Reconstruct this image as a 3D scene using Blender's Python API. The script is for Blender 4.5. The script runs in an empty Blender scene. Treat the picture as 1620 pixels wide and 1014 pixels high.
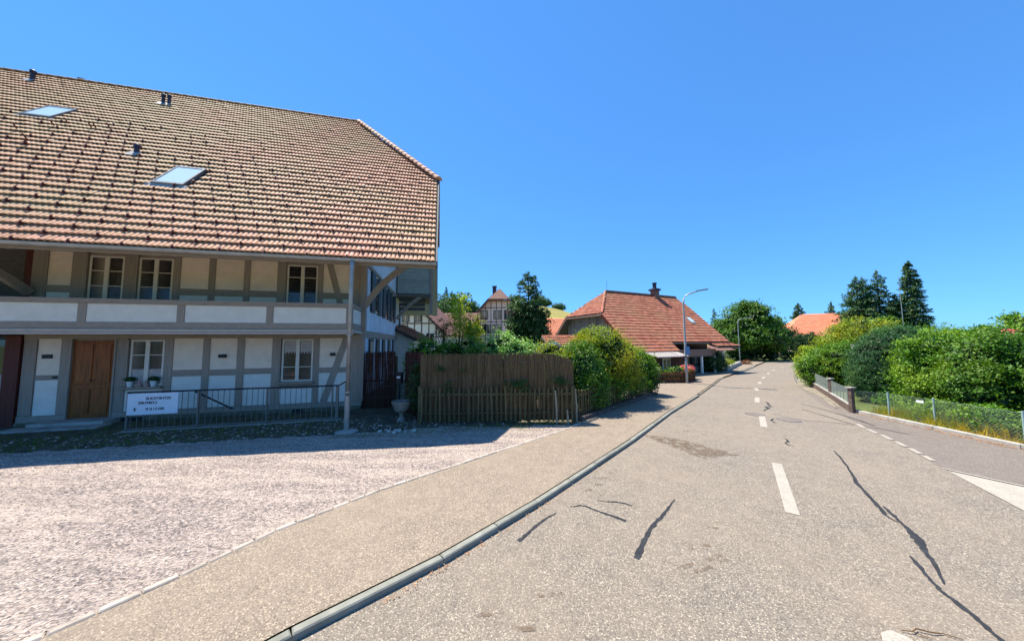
import bpy, math, random
import numpy as np
from mathutils import Vector, Matrix

S = bpy.context.scene
COL = S.collection
R = math.radians
random.seed(7)

# ------------------------------------------------------------------ camera
cam = bpy.data.cameras.new("camera")
cam.sensor_width = 36.0
cam.lens = 486.0 / 1620.0 * 36.0
cam.clip_start = 0.05
cam.clip_end = 5000
camo = bpy.data.objects.new("camera", cam)
COL.objects.link(camo)
camo.matrix_world = (Matrix.Translation((0, 0, 2.4)) @ Matrix.Rotation(math.pi / 2 + 0.0698, 4, 'X')
                     @ Matrix.Rotation(-0.00545, 4, 'Z'))
S.camera = camo

# ------------------------------------------------------------------ sky, sun, exposure
SUN_TO = Vector((-1.82, 1.52, 4.75)).normalized()      # direction towards the sun
w = bpy.data.worlds.new("World")
S.world = w
w.use_nodes = True
nt = w.node_tree
nt.nodes.clear()
sky = nt.nodes.new("ShaderNodeTexSky")
sky.sky_type = 'NISHITA'
sky.sun_disc = False
sky.sun_elevation = math.asin(SUN_TO.z)
sky.sun_rotation = math.atan2(SUN_TO.x, SUN_TO.y)
sky.air_density = 1.0
sky.dust_density = 0.0
sky.ozone_density = 3.0
gm = nt.nodes.new("ShaderNodeGamma")
gm.inputs[1].default_value = 0.58
hs = nt.nodes.new("ShaderNodeMix")
hs.data_type = 'RGBA'
hs.blend_type = 'MULTIPLY'
hs.inputs[0].default_value = 1.0
hs.inputs[7].default_value = (0.33, 0.81, 1.46, 1)
bg = nt.nodes.new("ShaderNodeBackground")
bg.inputs[1].default_value = 0.14
wo = nt.nodes.new("ShaderNodeOutputWorld")
nt.links.new(sky.outputs[0], gm.inputs[0])
nt.links.new(gm.outputs[0], hs.inputs[6])
nt.links.new(hs.outputs[2], bg.inputs[0])
nt.links.new(bg.outputs[0], wo.inputs[0])

sl = bpy.data.lights.new("sun", 'SUN')
sl.energy = 4.6
sl.angle = R(0.53)
sl.color = (1.0, 0.93, 0.81)
so = bpy.data.objects.new("sun", sl)
COL.objects.link(so)
so.rotation_euler = SUN_TO.to_track_quat('Z', 'Y').to_euler()
so.location = (0, 0, 60)

S.view_settings.view_transform = 'Standard'
S.view_settings.look = 'None'
S.view_settings.exposure = 1.12
S.view_settings.gamma = 1
S.view_settings.use_curve_mapping = False

# ------------------------------------------------------------------ materials
def srgb(*c):
    return tuple(((x / 255) / 12.92 if x / 255 <= .04045 else ((x / 255 + .055) / 1.055) ** 2.4) for x in c)

class NT:
    def __init__(s, name):
        s.m = bpy.data.materials.new(name)
        s.m.use_nodes = True
        s.t = s.m.node_tree
        s.b = s.t.nodes["Principled BSDF"]
        s.out = s.t.nodes["Material Output"]
    def n(s, typ, **k):
        x = s.t.nodes.new(typ)
        for a, v in k.items():
            if a in x.inputs: x.inputs[a].default_value = v
            else: setattr(x, a, v)
        return x
    def l(s, a, b): s.t.links.new(a, b)
    def math(s, op, a, b=None, clamp=False):
        x = s.t.nodes.new("ShaderNodeMath"); x.operation = op; x.use_clamp = clamp
        for i, v in enumerate((a, b)):
            if v is None: continue
            if isinstance(v, (int, float)): x.inputs[i].default_value = v
            else: s.l(v, x.inputs[i])
        return x.outputs[0]
    def mix(s, f, a, b):
        x = s.t.nodes.new("ShaderNodeMix"); x.data_type = 'RGBA'
        for i, v in ((0, f), (6, a), (7, b)):
            if isinstance(v, (int, float)): x.inputs[i].default_value = v
            elif isinstance(v, tuple): x.inputs[i].default_value = (*v[:3], 1)
            else: s.l(v, x.inputs[i])
        return x.outputs[2]
    def noise(s, scale, detail=3, rough=.55, world=True, stretch=None):
        if world: g = s.n("ShaderNodeNewGeometry").outputs["Position"]
        else: g = s.n("ShaderNodeTexCoord").outputs["Object"]
        if stretch:
            mp = s.n("ShaderNodeMapping"); mp.inputs["Scale"].default_value = stretch
            s.l(g, mp.inputs[0]); g = mp.outputs[0]
        x = s.n("ShaderNodeTexNoise", Scale=scale, Detail=detail, Roughness=rough)
        s.l(g, x.inputs["Vector"])
        return x.outputs["Fac"]
    def ramp(s, f, lo, hi):
        x = s.n("ShaderNodeMapRange"); x.inputs[1].default_value = lo; x.inputs[2].default_value = hi
        s.l(f, x.inputs[0]); return x.outputs[0]
    def bump(s, h, strength=.4, dist=.01):
        x = s.n("ShaderNodeBump"); x.inputs["Strength"].default_value = strength
        x.inputs["Distance"].default_value = dist
        s.l(h, x.inputs["Height"]); s.l(x.outputs[0], s.b.inputs["Normal"])
    def rnd(s):
        a = s.n("ShaderNodeAttribute"); a.attribute_name = "rnd"
        o = s.n("ShaderNodeObjectInfo")
        return s.math('FRACT', s.math('ADD', a.outputs["Fac"], o.outputs["Random"]))
    def col(s, c):
        if isinstance(c, tuple): s.b.inputs["Base Color"].default_value = (*c[:3], 1)
        else: s.l(c, s.b.inputs["Base Color"])

def pm(name, c, rough=.8, var=.25, vscale=3.0, bump=.3, bscale=60, bdist=.004, metallic=0, spec=.3,
       rvar=0.0, stretch=None, dirt=None):
    t = NT(name)
    n1 = t.noise(vscale, 4, .6, stretch=stretch)
    lo = tuple(x * (1 - var) for x in c); hi = tuple(min(1, x * (1 + var)) for x in c)
    cc = t.mix(t.ramp(n1, .3, .7), lo, hi)
    if rvar:
        r = t.rnd()
        k = t.n("ShaderNodeHueSaturation")
        t.l(cc, k.inputs["Color"])
        t.l(t.math('ADD', t.math('MULTIPLY', r, 2 * rvar), 1 - rvar), k.inputs["Value"])
        cc = k.outputs[0]
    if dirt:
        cc = t.mix(t.math('MULTIPLY', t.ramp(t.noise(vscale * .7 + 1.3, 6, .7), .5, .75), .7), cc, dirt)
    t.col(cc)
    t.b.inputs["Roughness"].default_value = rough
    t.b.inputs["Metallic"].default_value = metallic
    t.b.inputs["Specular IOR Level"].default_value = spec
    if bump: t.bump(t.noise(bscale, 3, .6, stretch=stretch), bump, bdist)
    return t.m

def wood(name, c, var=.35, rvar=.2, rough=.8, vertical=True):
    st = (18, 18, 1.2) if vertical else (1.5, 14, 14)
    return pm(name, c, rough, var, 1.6, .5, 5, .004, rvar=rvar, stretch=st)

def glass(name, c=(.02, .025, .03), rough=.04):
    t = NT(name); t.col(c)
    t.b.inputs["Roughness"].default_value = rough
    t.b.inputs["Specular IOR Level"].default_value = .9
    t.bump(t.noise(1.5, 1), .05, .02)
    return t.m

def leafmat(name, a, b, c=None, trans=.35, rough=.5, spec=.35):
    t = NT(name)
    r = t.rnd()
    cc = t.mix(r, a, b)
    if c: cc = t.mix(t.math('MULTIPLY', t.ramp(t.noise(1.1, 3), .46, .66), .8), cc, c)
    t.col(cc)
    t.b.inputs["Roughness"].default_value = rough
    t.b.inputs["Specular IOR Level"].default_value = spec
    tr = t.n("ShaderNodeBsdfTranslucent")
    h = t.n("ShaderNodeHueSaturation", Saturation=1.15, Value=1.5)
    t.l(cc, h.inputs["Color"]); t.l(h.outputs[0], tr.inputs[0])
    mx = t.n("ShaderNodeMixShader"); mx.inputs[0].default_value = trans
    t.l(t.b.outputs[0], mx.inputs[1]); t.l(tr.outputs[0], mx.inputs[2])
    t.l(mx.outputs[0], t.out.inputs[0])
    return t.m

def tilemat(name, a, b, moss, dark, mossbias=0.0, scale=.35):
    t = NT(name)
    r = t.rnd()
    cc = t.mix(r, a, b)
    pos = t.n("ShaderNodeNewGeometry").outputs["Position"]
    sp = t.n("ShaderNodeSeparateXYZ"); t.l(pos, sp.inputs[0])
    big = t.noise(scale, 4, .65)
    f = t.math('ADD', t.ramp(big, .35, .7), t.math('MULTIPLY', t.ramp(sp.outputs[0], -4.0, -15.0), mossbias))
    f = t.math('MULTIPLY', f, t.math('ADD', t.math('MULTIPLY', t.noise(14, 5, .7), 1.3), .1), clamp=True)
    cc = t.mix(f, cc, moss)
    d = t.ramp(t.noise(5, 5, .75), .58, .8)
    cc = t.mix(t.math('MULTIPLY', d, .7), cc, dark)
    t.col(cc)
    t.b.inputs["Roughness"].default_value = .75
    t.b.inputs["Specular IOR Level"].default_value = .3
    t.bump(t.noise(45, 4, .7), .35, .004)
    return t.m

def asphalt(name, a, b, c, patch, scale=95):
    t = NT(name)
    pos = t.n("ShaderNodeNewGeometry").outputs["Position"]
    v = t.n("ShaderNodeTexVoronoi", Scale=scale); t.l(pos, v.inputs["Vector"])
    sp = t.n("ShaderNodeSeparateColor"); t.l(v.outputs["Color"], sp.inputs[0])
    r = t.n("ShaderNodeValToRGB")
    el = r.color_ramp.elements
    el[0].position = 0; el[0].color = (*a, 1)
    el[1].position = .45; el[1].color = (*b, 1)
    e = el.new(.8); e.color = (*b, 1)
    e = el.new(1.0); e.color = (*c, 1)
    t.l(sp.outputs[0], r.inputs[0])
    n = t.ramp(t.noise(.55, 6, .7), .35, .72)
    cc = t.mix(t.math('MULTIPLY', n, .55), r.outputs[0], patch)
    n2 = t.ramp(t.noise(3.5, 6, .8), .3, .8)
    h = t.n("ShaderNodeHueSaturation"); t.l(cc, h.inputs["Color"])
    t.l(t.math('ADD', t.math('MULTIPLY', n2, .3), .85), h.inputs["Value"])
    t.col(h.outputs[0])
    t.b.inputs["Roughness"].default_value = .85
    t.b.inputs["Specular IOR Level"].default_value = .25
    t.bump(t.math('ADD', v.outputs["Distance"], t.noise(160, 2)), .5, .004)
    return t.m

M = {}
M['asphalt'] = asphalt("asphalt", (.085, .073, .060), (.198, .169, .138), (.46, .40, .30), (.27, .215, .160), 100)
M['asphalt_pale'] = asphalt("pavement_asphalt", (.11, .09, .07), (.235, .188, .143), (.47, .39, .28), (.285, .225, .165), 95)
M['asphalt_old'] = asphalt("side_road_asphalt", (.10, .085, .075), (.19, .16, .135), (.34, .30, .24), (.15, .12, .10), 100)
def gravelmat():
    t = NT("gravel")
    pos = t.n("ShaderNodeNewGeometry").outputs["Position"]
    v = t.n("ShaderNodeTexVoronoi", Scale=38); t.l(pos, v.inputs["Vector"])
    sp = t.n("ShaderNodeSeparateColor"); t.l(v.outputs["Color"], sp.inputs[0])
    cc = t.mix(sp.outputs[0], (.14, .115, .10), (.54, .435, .37))
    band = t.noise(1.0, 5, .65, stretch=(.55, 3.2, 1))
    cc = t.mix(t.math('MULTIPLY', t.ramp(band, .44, .62), .6), cc, (.57, .465, .38))
    cc = t.mix(t.math('MULTIPLY', t.ramp(t.noise(2.2, 5, .7), .55, .8), .5), cc, (.22, .20, .21))
    t.col(cc)
    t.b.inputs["Roughness"].default_value = .95
    t.bump(t.math('ADD', t.math('MULTIPLY', v.outputs["Distance"], 1.0), t.noise(25, 4, .7)), 1.0, .03)
    return t.m
M['gravel'] = gravelmat()
M['pebble'] = pm("pebble", (.42, .34, .28), .9, .3, 9, .2, rvar=.45)
M['earth'] = pm("earth_and_moss", (.10, .09, .06), .95, .5, 2.5, .8, 20, .03, dirt=(.05, .07, .02))
M['grass_ground'] = pm("grass_ground", (.10, .13, .035), .95, .4, .3, .6, 8, .05)
M['meadow'] = pm("meadow", (.30, .26, .07), .95, .3, .035, .3, .5, .3, dirt=(.14, .20, .04))
M['kerb'] = pm("kerb_granite", (.205, .205, .17), .8, .2, 5, .4, 40, .004, rvar=.12)
M['setts'] = pm("pale_setts", (.36, .305, .25), .85, .3, 6, .4, 40, .004, rvar=.2)
M['concrete'] = pm("concrete", (.36, .34, .30), .9, .25, 3, .4, 40, .004, rvar=.1, dirt=(.15, .13, .1))
def paintmat():
    t = NT("road_paint")
    c = t.mix(t.ramp(t.noise(4, 4, .6), .3, .7), (.33, .295, .24), (.40, .355, .29))
    t.col(t.mix(t.math('MULTIPLY', t.ramp(t.noise(60, 5, .75), .50, .62), .8), c, (.20, .175, .145)))
    t.b.inputs["Roughness"].default_value = .75
    t.bump(t.noise(110, 3), .3, .003); return t.m
M['paint'] = paintmat()
M['pathdark'] = pm('worn_path', (.22, .19, .145), .9, .3, 3, .4, 40, .004, dirt=(.12, .12, .05))
M['tar'] = pm("tar_seal", (.032, .034, .038), .85, .3, 8, .3, 60, .002, spec=.12)
M['stain'] = pm("dirt_stain", (.13, .095, .065), .9, .4, 7, .3, 60, .002)
M['iron'] = pm("cast_iron", (.13, .11, .115), .6, .3, 12, .3, 60, .002)
M['render'] = pm("cream_render", (.80, .66, .52), .9, .08, 3, .6, 55, .006)
M['parapet'] = pm("white_render", (.74, .70, .62), .9, .06, 4, .6, 60, .006)
M['timber'] = wood("grey_timber", (.30, .245, .195), .15, .08, .7)
M['timber_h'] = wood("grey_timber_rail", (.30, .245, .195), .15, .06, .7, False)
M['moulding'] = wood("pale_grey_moulding", (.44, .375, .32), .12, .05, .6, False)
M['plinth'] = pm("plinth_render", (.13, .13, .09), .9, .35, 3, .5, 30, .008, dirt=(.05, .07, .03))
M['white_board'] = pm("blue_white_board", (.56, .64, .72), .7, .1, 3, .3, 30, .003, rvar=.08)
M['shutter'] = wood("dark_teal_shutter", (.022, .045, .055), .2, .1, .5)
M['frame'] = pm("window_frame_paint", (.66, .60, .50), .5, .06, 5, .1, rvar=.03)
M['glass'] = glass("window_glass")
M['skyglass'] = glass("skylight_glass", (.58, .72, .76), .12)  # pale blue base colour stands in for the sky's reflection
M['curtain'] = pm("net_curtain", (.42, .37, .34), .9, .15, 8, .2, 30, .01)
M['door'] = wood("oak_door", (.25, .07, .012), .45, .12, .5)
M['redwood'] = wood("dark_red_wood", (.10, .022, .014), .3, .1, .6)
M['roofwood'] = wood("grey_roof_board", (.33, .36, .33), .25, .12, .8, False)
M['soffit'] = wood("soffit_board", (.12, .115, .10), .25, .12, .85, False)
M['teal'] = pm("dark_verge_board", (.05, .075, .08), .6, .2, 3, .2)
M['zinc'] = pm("zinc", (.36, .34, .31), .5, .15, 4, .1, metallic=.5, rvar=.04)
M['skyframe'] = pm('skylight_frame', (.16, .17, .18), .5, .1, 4, .1, metallic=.3)
M['galv'] = pm("galvanised_steel", (.42, .43, .42), .5, .15, 4, .1, metallic=.3)
M['lampgrey'] = pm("lamp_post_grey", (.33, .35, .36), .5, .1, 4, .1)
M['fencegreen'] = pm("green_grey_post", (.28, .40, .40), .6, .15, 6, .1)
M['wire'] = pm("fence_wire", (.17, .21, .19), .5, .1, 6, 0)
M['black'] = pm("black_metal", (.015, .015, .02), .5, .2, 6, .1)
M['flue'] = pm("dark_flue", (.045, .04, .06), .5, .2, 6, .1, metallic=.3)
M['rail_light'] = pm("steel_baluster", (.19, .17, .145), .5, .1, 6, .1, metallic=.2)
M['sign'] = pm("white_sign_board", (.74, .76, .80), .5, .04, 5, .05)
M['ink'] = pm("sign_lettering", (.05, .055, .09), .6, .1, 5, 0)
M['reed'] = wood("reed_screen", (.165, .11, .055), .45, .25, .9)
M['darkreed'] = wood("dark_reed_screen", (.075, .03, .022), .4, .35, .9)
M['picket'] = wood("weathered_picket", (.092, .075, .034), .45, .3, .9)
M['brownpicket'] = wood("brown_picket", (.13, .06, .03), .3, .25, .9)
M['post'] = wood("pale_fence_post", (.27, .24, .17), .3, .15, .9)
M['stone'] = pm("urn_stone", (.24, .215, .18), .9, .3, 9, .5, 40, .006, dirt=(.12, .13, .1))
M['rock'] = pm("white_stone", (.50, .47, .42), .9, .3, 9, .5, 25, .01, rvar=.3)
M['brick'] = pm("dark_stone_base", (.12, .085, .07), .9, .4, 9, .8, 25, .02)
M['trunk'] = wood("bark", (.10, .075, .055), .4, .1, .95)
M['tile'] = tilemat("roof_tile", (.42, .17, .095), (.68, .32, .21), (.45, .30, .15), (.17, .08, .05), .6)
M['tile2'] = tilemat("orange_roof_tile", (.28, .075, .045), (.45, .155, .095), (.34, .17, .09), (.10, .04, .03), 0, .6)
M['tile3'] = tilemat("bright_red_tile", (.68, .20, .10), (.75, .26, .14), (.64, .24, .13), (.45, .13, .08), 0, .5)
M['tile4'] = tilemat("brown_roof_tile", (.17, .07, .05), (.25, .11, .08), (.19, .12, .09), (.08, .045, .035), 0, .5)
M['hhwhite'] = pm("far_white_render", (.80, .76, .70), .9, .05, 2, 0)
M['hhcream'] = pm("far_cream_render", (.78, .66, .53), .9, .08, 2, 0)
M['hhwood'] = pm("far_dark_timber", (.11, .07, .06), .9, .1, 2, 0)
M['greyboard'] = wood("weathered_gable_board", (.33, .29, .29), .3, .2, .9)
M['brownwall'] = wood("brown_board_wall", (.075, .035, .024), .3, .2, .9)
M['parapetbrown'] = wood("brown_balcony_board", (.24, .145, .11), .12, .1, .8, False)
M['greyroof'] = pm("fibre_cement_roof", (.42, .38, .35), .9, .15, 3, .2)
M['potwhite'] = pm("white_pot", (.70, .72, .70), .4, .04, 5, 0)
M['pink'] = leafmat("pink_petal", (.75, .10, .15), (.85, .35, .35), None, .3)
M['figurine'] = pm("clay_figurine", (.42, .27, .24), .8, .3, 30, .3)
M['twig'] = pm("dry_twig", (.14, .075, .03), .9, .3, 30, .2)
M['blue'] = pm("blue_notice", (.10, .22, .42), .5, .1, 20, 0)

LG = {
 'hedge': leafmat("hedge_leaf", (.03, .10, .01), (.11, .25, .02), (.20, .31, .02), .22),
 'bright': leafmat("bright_leaf", (.05, .155, .01), (.18, .35, .022), (.27, .40, .03), .22),
 'yellow': leafmat("yellow_green_leaf", (.25, .36, .02), (.42, .50, .03), (.44, .46, .04)),
 'olive': leafmat("olive_leaf", (.12, .19, .01), (.34, .42, .02), (.40, .36, .03), .3),
 'dark': leafmat("dark_leaf", (.015, .05, .012), (.05, .115, .025), None, .15),
 'core': leafmat("shaded_inner_leaf", (.012, .035, .008), (.03, .07, .015), None, .05),  # leaf colour darkened to paint the shade deep inside the foliage
 'lime': leafmat("lime_tree_leaf", (.03, .10, .01), (.11, .24, .02), (.15, .26, .02), .22),
 'thuja': leafmat("thuja_leaf", (.018, .07, .022), (.05, .15, .045), (.09, .20, .04), .15),
 'spruce': leafmat("spruce_needle", (.022, .065, .022), (.07, .16, .045), (.11, .18, .035), .15),
 'far': leafmat("far_leaf", (.05, .11, .03), (.11, .21, .05), (.04, .10, .03), .2),
 'red': leafmat("reddish_leaf", (.16, .055, .03), (.26, .12, .05), (.16, .20, .03), .3),
 'dry': leafmat("dry_grass", (.42, .32, .05), (.58, .42, .08), (.20, .30, .03), .4),
 'grass': leafmat("grass_blade", (.06, .12, .015), (.15, .20, .03), (.20, .17, .04), .3),
 'litter': leafmat("dead_leaf", (.42, .16, .04), (.55, .28, .10), None, .2),
 'pale': leafmat("pale_leaf", (.20, .38, .08), (.38, .52, .18), (.12, .28, .03), .3),
}

# ------------------------------------------------------------------ builders
class MB:
    def __init__(s, off=(0, 0, 0)):
        s.v = []; s.f = []; s.off = off
    def add(s, vs, fs):
        b = len(s.v); s.v += [tuple(a) for a in vs]; s.f += [tuple(b + i for i in f) for f in fs]; return s
    def box(s, x0, x1, y0, y1, z0, z1):
        return s.add([(x0, y0, z0), (x1, y0, z0), (x1, y1, z0), (x0, y1, z0), (x0, y0, z1), (x1, y0, z1), (x1, y1, z1), (x0, y1, z1)],
                     [(3, 2, 1, 0), (4, 5, 6, 7), (0, 1, 5, 4), (1, 2, 6, 5), (2, 3, 7, 6), (3, 0, 4, 7)])
    def prism(s, poly, d):
        """poly: 3D points, d: extrusion vector"""
        n = len(poly); d = Vector(d)
        a = [Vector(p) for p in poly]; b = [p + d for p in a]
        fs = [tuple(range(n))[::-1], tuple(range(n, 2 * n))]
        fs += [(i, (i + 1) % n, n + (i + 1) % n, n + i) for i in range(n)]
        return s.add(a + b, fs)
    def beam(s, p, q, w, h, up=(0, 0, 1)):
        p = Vector(p); q = Vector(q); d = (q - p).normalized(); u = Vector(up)
        sd = d.cross(u)
        if sd.length < 1e-4: sd = d.cross(Vector((1, 0, 0)))
        sd.normalize(); u = sd.cross(d).normalized()
        sd *= w / 2; u *= h / 2
        return s.add([p - sd - u, p + sd - u, p + sd + u, p - sd + u, q - sd - u, q + sd - u, q + sd + u, q - sd + u],
                     [(3, 2, 1, 0), (4, 5, 6, 7), (0, 1, 5, 4), (1, 2, 6, 5), (2, 3, 7, 6), (3, 0, 4, 7)])
    def tube(s, pts, r, n=8):
        pts = [Vector(p) for p in pts]; k = len(pts)
        rr = r if isinstance(r, (list, tuple)) else [r] * k
        b = len(s.v); vs = []
        for i, p in enumerate(pts):
            d = (pts[min(i + 1, k - 1)] - pts[max(i - 1, 0)]).normalized()
            u = Vector((0, 0, 1)) if abs(d.z) < .9 else Vector((1, 0, 0))
            a = d.cross(u).normalized(); c = a.cross(d)
            for j in range(n):
                t = 2 * math.pi * j / n
                vs.append(p + a * math.cos(t) * rr[i] + c * math.sin(t) * rr[i])
        fs = [(i * n + j, i * n + (j + 1) % n, (i + 1) * n + (j + 1) % n, (i + 1) * n + j) for i in range(k - 1) for j in range(n)]
        fs += [tuple(range(n))[::-1], tuple((k - 1) * n + j for j in range(n))]
        return s.add(vs, fs)
    def lathe(s, c, prof, n=20):
        c = Vector(c); vs = []; k = len(prof)
        for r, z in prof:
            for j in range(n):
                t = 2 * math.pi * j / n; vs.append(c + Vector((r * math.cos(t), r * math.sin(t), z)))
        fs = [(i * n + j, i * n + (j + 1) % n, (i + 1) * n + (j + 1) % n, (i + 1) * n + j) for i in range(k - 1) for j in range(n)]
        fs += [tuple(range(n))[::-1], tuple((k - 1) * n + j for j in range(n))]
        return s.add(vs, fs)
    def mesh(s, name):
        me = bpy.data.meshes.new(name)
        o = s.off
        me.from_pydata([(a - o[0], b - o[1], c - o[2]) for a, b, c in s.v], [], s.f)
        me.update()
        return me

def link(name, me, mat, parent=None, kind=None, smooth=False):
    o = bpy.data.objects.new(name, me); COL.objects.link(o)
    if mat is not None and not me.materials: me.materials.append(mat)
    if parent: o.parent = parent
    if kind: o['kind'] = kind
    if smooth: me.shade_smooth()
    return o
def obj(name, mb, mat, parent=None, kind=None, smooth=False):
    return link(name, mb.mesh(name), mat, parent, kind, smooth)
def tag(o, label, cat, group=None):
    o['label'] = label; o['category'] = cat
    if group: o['group'] = group
    return o
def thing(name, label, cat, loc=(0, 0, 0), rz=0, group=None):
    o = bpy.data.objects.new(name, None); o.empty_display_size = .3; COL.objects.link(o)
    o.location = loc; o.rotation_euler = (0, 0, rz)
    return tag(o, label, cat, group)
def sheet(name, poly, z, mat, kind='structure', parent=None, off=(0, 0)):
    me = bpy.data.meshes.new(name)
    a = 0
    n = len(poly)
    for i in range(n): a += poly[i][0] * poly[(i + 1) % n][1] - poly[(i + 1) % n][0] * poly[i][1]
    if a < 0: poly = poly[::-1]
    me.from_pydata([(x - off[0], y - off[1], z) for x, y in poly], [], [tuple(range(n))])
    me.update()
    return link(name, me, mat, parent, kind)
def frame(ang, origin):
    """house frame: local x along facade, local y away; returns rot z"""
    return math.atan2(math.cos(ang), math.sin(ang))

# ---- numpy meshes
def npmesh(name, V, F, rnd=None):
    me = bpy.data.meshes.new(name)
    nv, nf, k = len(V), len(F), F.shape[1]
    me.vertices.add(nv); me.vertices.foreach_set("co", V.astype(np.float32).ravel())
    me.loops.add(nf * k); me.loops.foreach_set("vertex_index", F.astype(np.int32).ravel())
    me.polygons.add(nf); me.polygons.foreach_set("loop_start", np.arange(0, nf * k, k, dtype=np.int32))
    if rnd is not None:
        at = me.attributes.new("rnd", 'FLOAT', 'FACE'); at.data.foreach_set("value", rnd.astype(np.float32))
    me.update(calc_edges=True)
    me.shade_flat()
    return me
rng = np.random.default_rng(11)
def unit(a): return a / np.maximum(np.linalg.norm(a, axis=1, keepdims=True), 1e-6)
def leafmesh(name, P, N, size, aspect=.55, jit=.7, updir=None):
    n = len(P)
    N = unit(N + rng.normal(0, jit, (n, 3)))
    T = rng.normal(0, 1, (n, 3)) if updir is None else updir + rng.normal(0, .35, (n, 3))
    T = unit(T - (T * N).sum(1, keepdims=True) * N)
    B = np.cross(N, T)
    s = (size * rng.uniform(.6, 1.35, (n, 1)))
    a = P - T * s * .5; c = P + T * s * .5 - N * s * .12
    b = P + B * s * aspect * .5 + N * s * .05; d = P - B * s * aspect * .5 + N * s * .05
    V = np.stack([a, b, c, d], 1).reshape(-1, 3)
    F = np.arange(4 * n).reshape(-1, 4)
    return npmesh(name, V, F, rng.uniform(0, 1, n))
def blob_points(blobs, nclump, per, rc, shell=.78, inner=.25, zmin=None, up=.5):
    """blobs: (cx,cy,cz,rx,ry,rz); leaves in clumps through outer volume"""
    bl = np.array(blobs, float)
    wgt = (bl[:, 3] * bl[:, 4] + bl[:, 3] * bl[:, 5] + bl[:, 4] * bl[:, 5]); wgt /= wgt.sum()
    k = rng.choice(len(bl), nclump, p=wgt)
    d = unit(rng.normal(0, 1, (nclump, 3)))
    r = np.where(rng.uniform(size=nclump) < inner, rng.uniform(min(.3, shell * .9), shell, nclump), rng.uniform(shell, 1.04, nclump))
    C = bl[k, :3] + d * bl[k, 3:] * r[:, None]
    nn = unit(d / bl[k, 3:])
    rcs = rc * rng.uniform(.6, 1.4, nclump)
    P = np.repeat(C, per, 0) + rng.normal(0, 1, (nclump * per, 3)) * np.repeat(rcs, per)[:, None] * np.array([1, 1, .6])
    N = np.repeat(nn, per, 0) + np.array([0, 0, up])
    if zmin is not None:
        m = P[:, 2] > zmin; P = P[m]; N = N[m]
    return P, N
def bush(name, label, cat, loc, blobs, nclump, per, rc, size, mat, group=None, aspect=.6, stem=True, extra=None, shell=.8, updir=None, jit=.9, inner=.15, core=True):
    root = thing(name, label, cat, loc, 0, group)
    if nclump > 350 and mat != 'thuja':
        ex_ = []
        for k in range(14):
            b = random.choice(blobs); a = random.uniform(0, 6.28); e = random.uniform(-.3, 1.2); r_ = random.uniform(.18, .32)
            ex_.append((b[0] + math.cos(a) * math.cos(e) * b[3] * .95, b[1] + math.sin(a) * math.cos(e) * b[4] * .95, b[2] + math.sin(e) * b[5] * .95, r_ * b[3], r_ * b[4], r_ * b[5]))
        P, N = blob_points(blobs, int(nclump * 1.2), per, rc, zmin=.03, shell=shell, inner=inner, up=.25)
        P2, N2 = blob_points(ex_, int(nclump * .35), per, rc * .7, zmin=.03, shell=.4, inner=.3, up=.25)
        P = np.concatenate([P, P2]); N = np.concatenate([N, N2])
    else: P, N = blob_points(blobs, int(nclump * 1.35), per, rc, zmin=.03, shell=shell, inner=inner, up=.25)
    link('foliage', leafmesh('foliage', P, N, size, aspect, jit, updir), LG[mat], root)
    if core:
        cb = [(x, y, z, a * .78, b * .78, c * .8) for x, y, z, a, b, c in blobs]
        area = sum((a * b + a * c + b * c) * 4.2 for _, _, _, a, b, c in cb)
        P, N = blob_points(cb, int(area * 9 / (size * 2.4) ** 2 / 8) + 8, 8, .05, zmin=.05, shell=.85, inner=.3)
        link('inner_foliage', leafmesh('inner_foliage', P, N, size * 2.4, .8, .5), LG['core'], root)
    if stem:
        m = MB()
        for i in range(5):
            b = blobs[i % len(blobs)]
            x, y = b[0] + random.uniform(-.3, .3) * b[3], b[1] + random.uniform(-.3, .3) * b[4]
            m.tube([(b[0] * .5, b[1] * .5, -.03), (x * .7, y * .7, b[2] * .5), (x, y, b[2] + b[5] * .5)], [.04, .03, .012], 5)
        obj('stem', m, M['trunk'], root)
    return root
def tree(name, label, cat, loc, blobs, nclump, per, rc, size, mat, trunk_r=.2, group=None, limbs=7, shell=.7, inner=.3, aspect=.65):
    root = thing(name, label, cat, loc, 0, group)
    P, N = blob_points(blobs, nclump, per, rc, shell=shell, zmin=.3, inner=inner)
    link('crown', leafmesh('crown', P, N, size, aspect, .9), LG[mat], root)
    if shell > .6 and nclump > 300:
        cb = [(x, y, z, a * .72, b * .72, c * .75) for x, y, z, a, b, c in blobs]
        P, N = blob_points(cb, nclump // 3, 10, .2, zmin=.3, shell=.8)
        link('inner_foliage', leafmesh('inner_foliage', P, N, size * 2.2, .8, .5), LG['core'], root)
    m = MB()
    b0 = max(blobs, key=lambda b: b[3] * b[5]); top = b0[2] + b0[5] * .5
    m.tube([(0, 0, -.2), (.05, 0, top * .35), (b0[0] * .4, b0[1] * .4, top * .7), (b0[0] * .7, b0[1] * .7, top)],
           [trunk_r * 1.25, trunk_r, trunk_r * .7, trunk_r * .25], 9)
    for i in range(limbs):
        b = blobs[i % len(blobs)]; a = random.uniform(0, 6.28)
        e = (b[0] + math.cos(a) * b[3] * .7, b[1] + math.sin(a) * b[4] * .7, b[2] + random.uniform(-.3, .5) * b[5])
        z0 = min(top * .5, e[2] * .6)
        m.tube([(0, 0, z0), (e[0] * .5, e[1] * .5, z0 + (e[2] - z0) * .65), e], [trunk_r * .5, trunk_r * .3, trunk_r * .08], 6)
    obj('trunk', m, M['trunk'], root)
    return root
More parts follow.
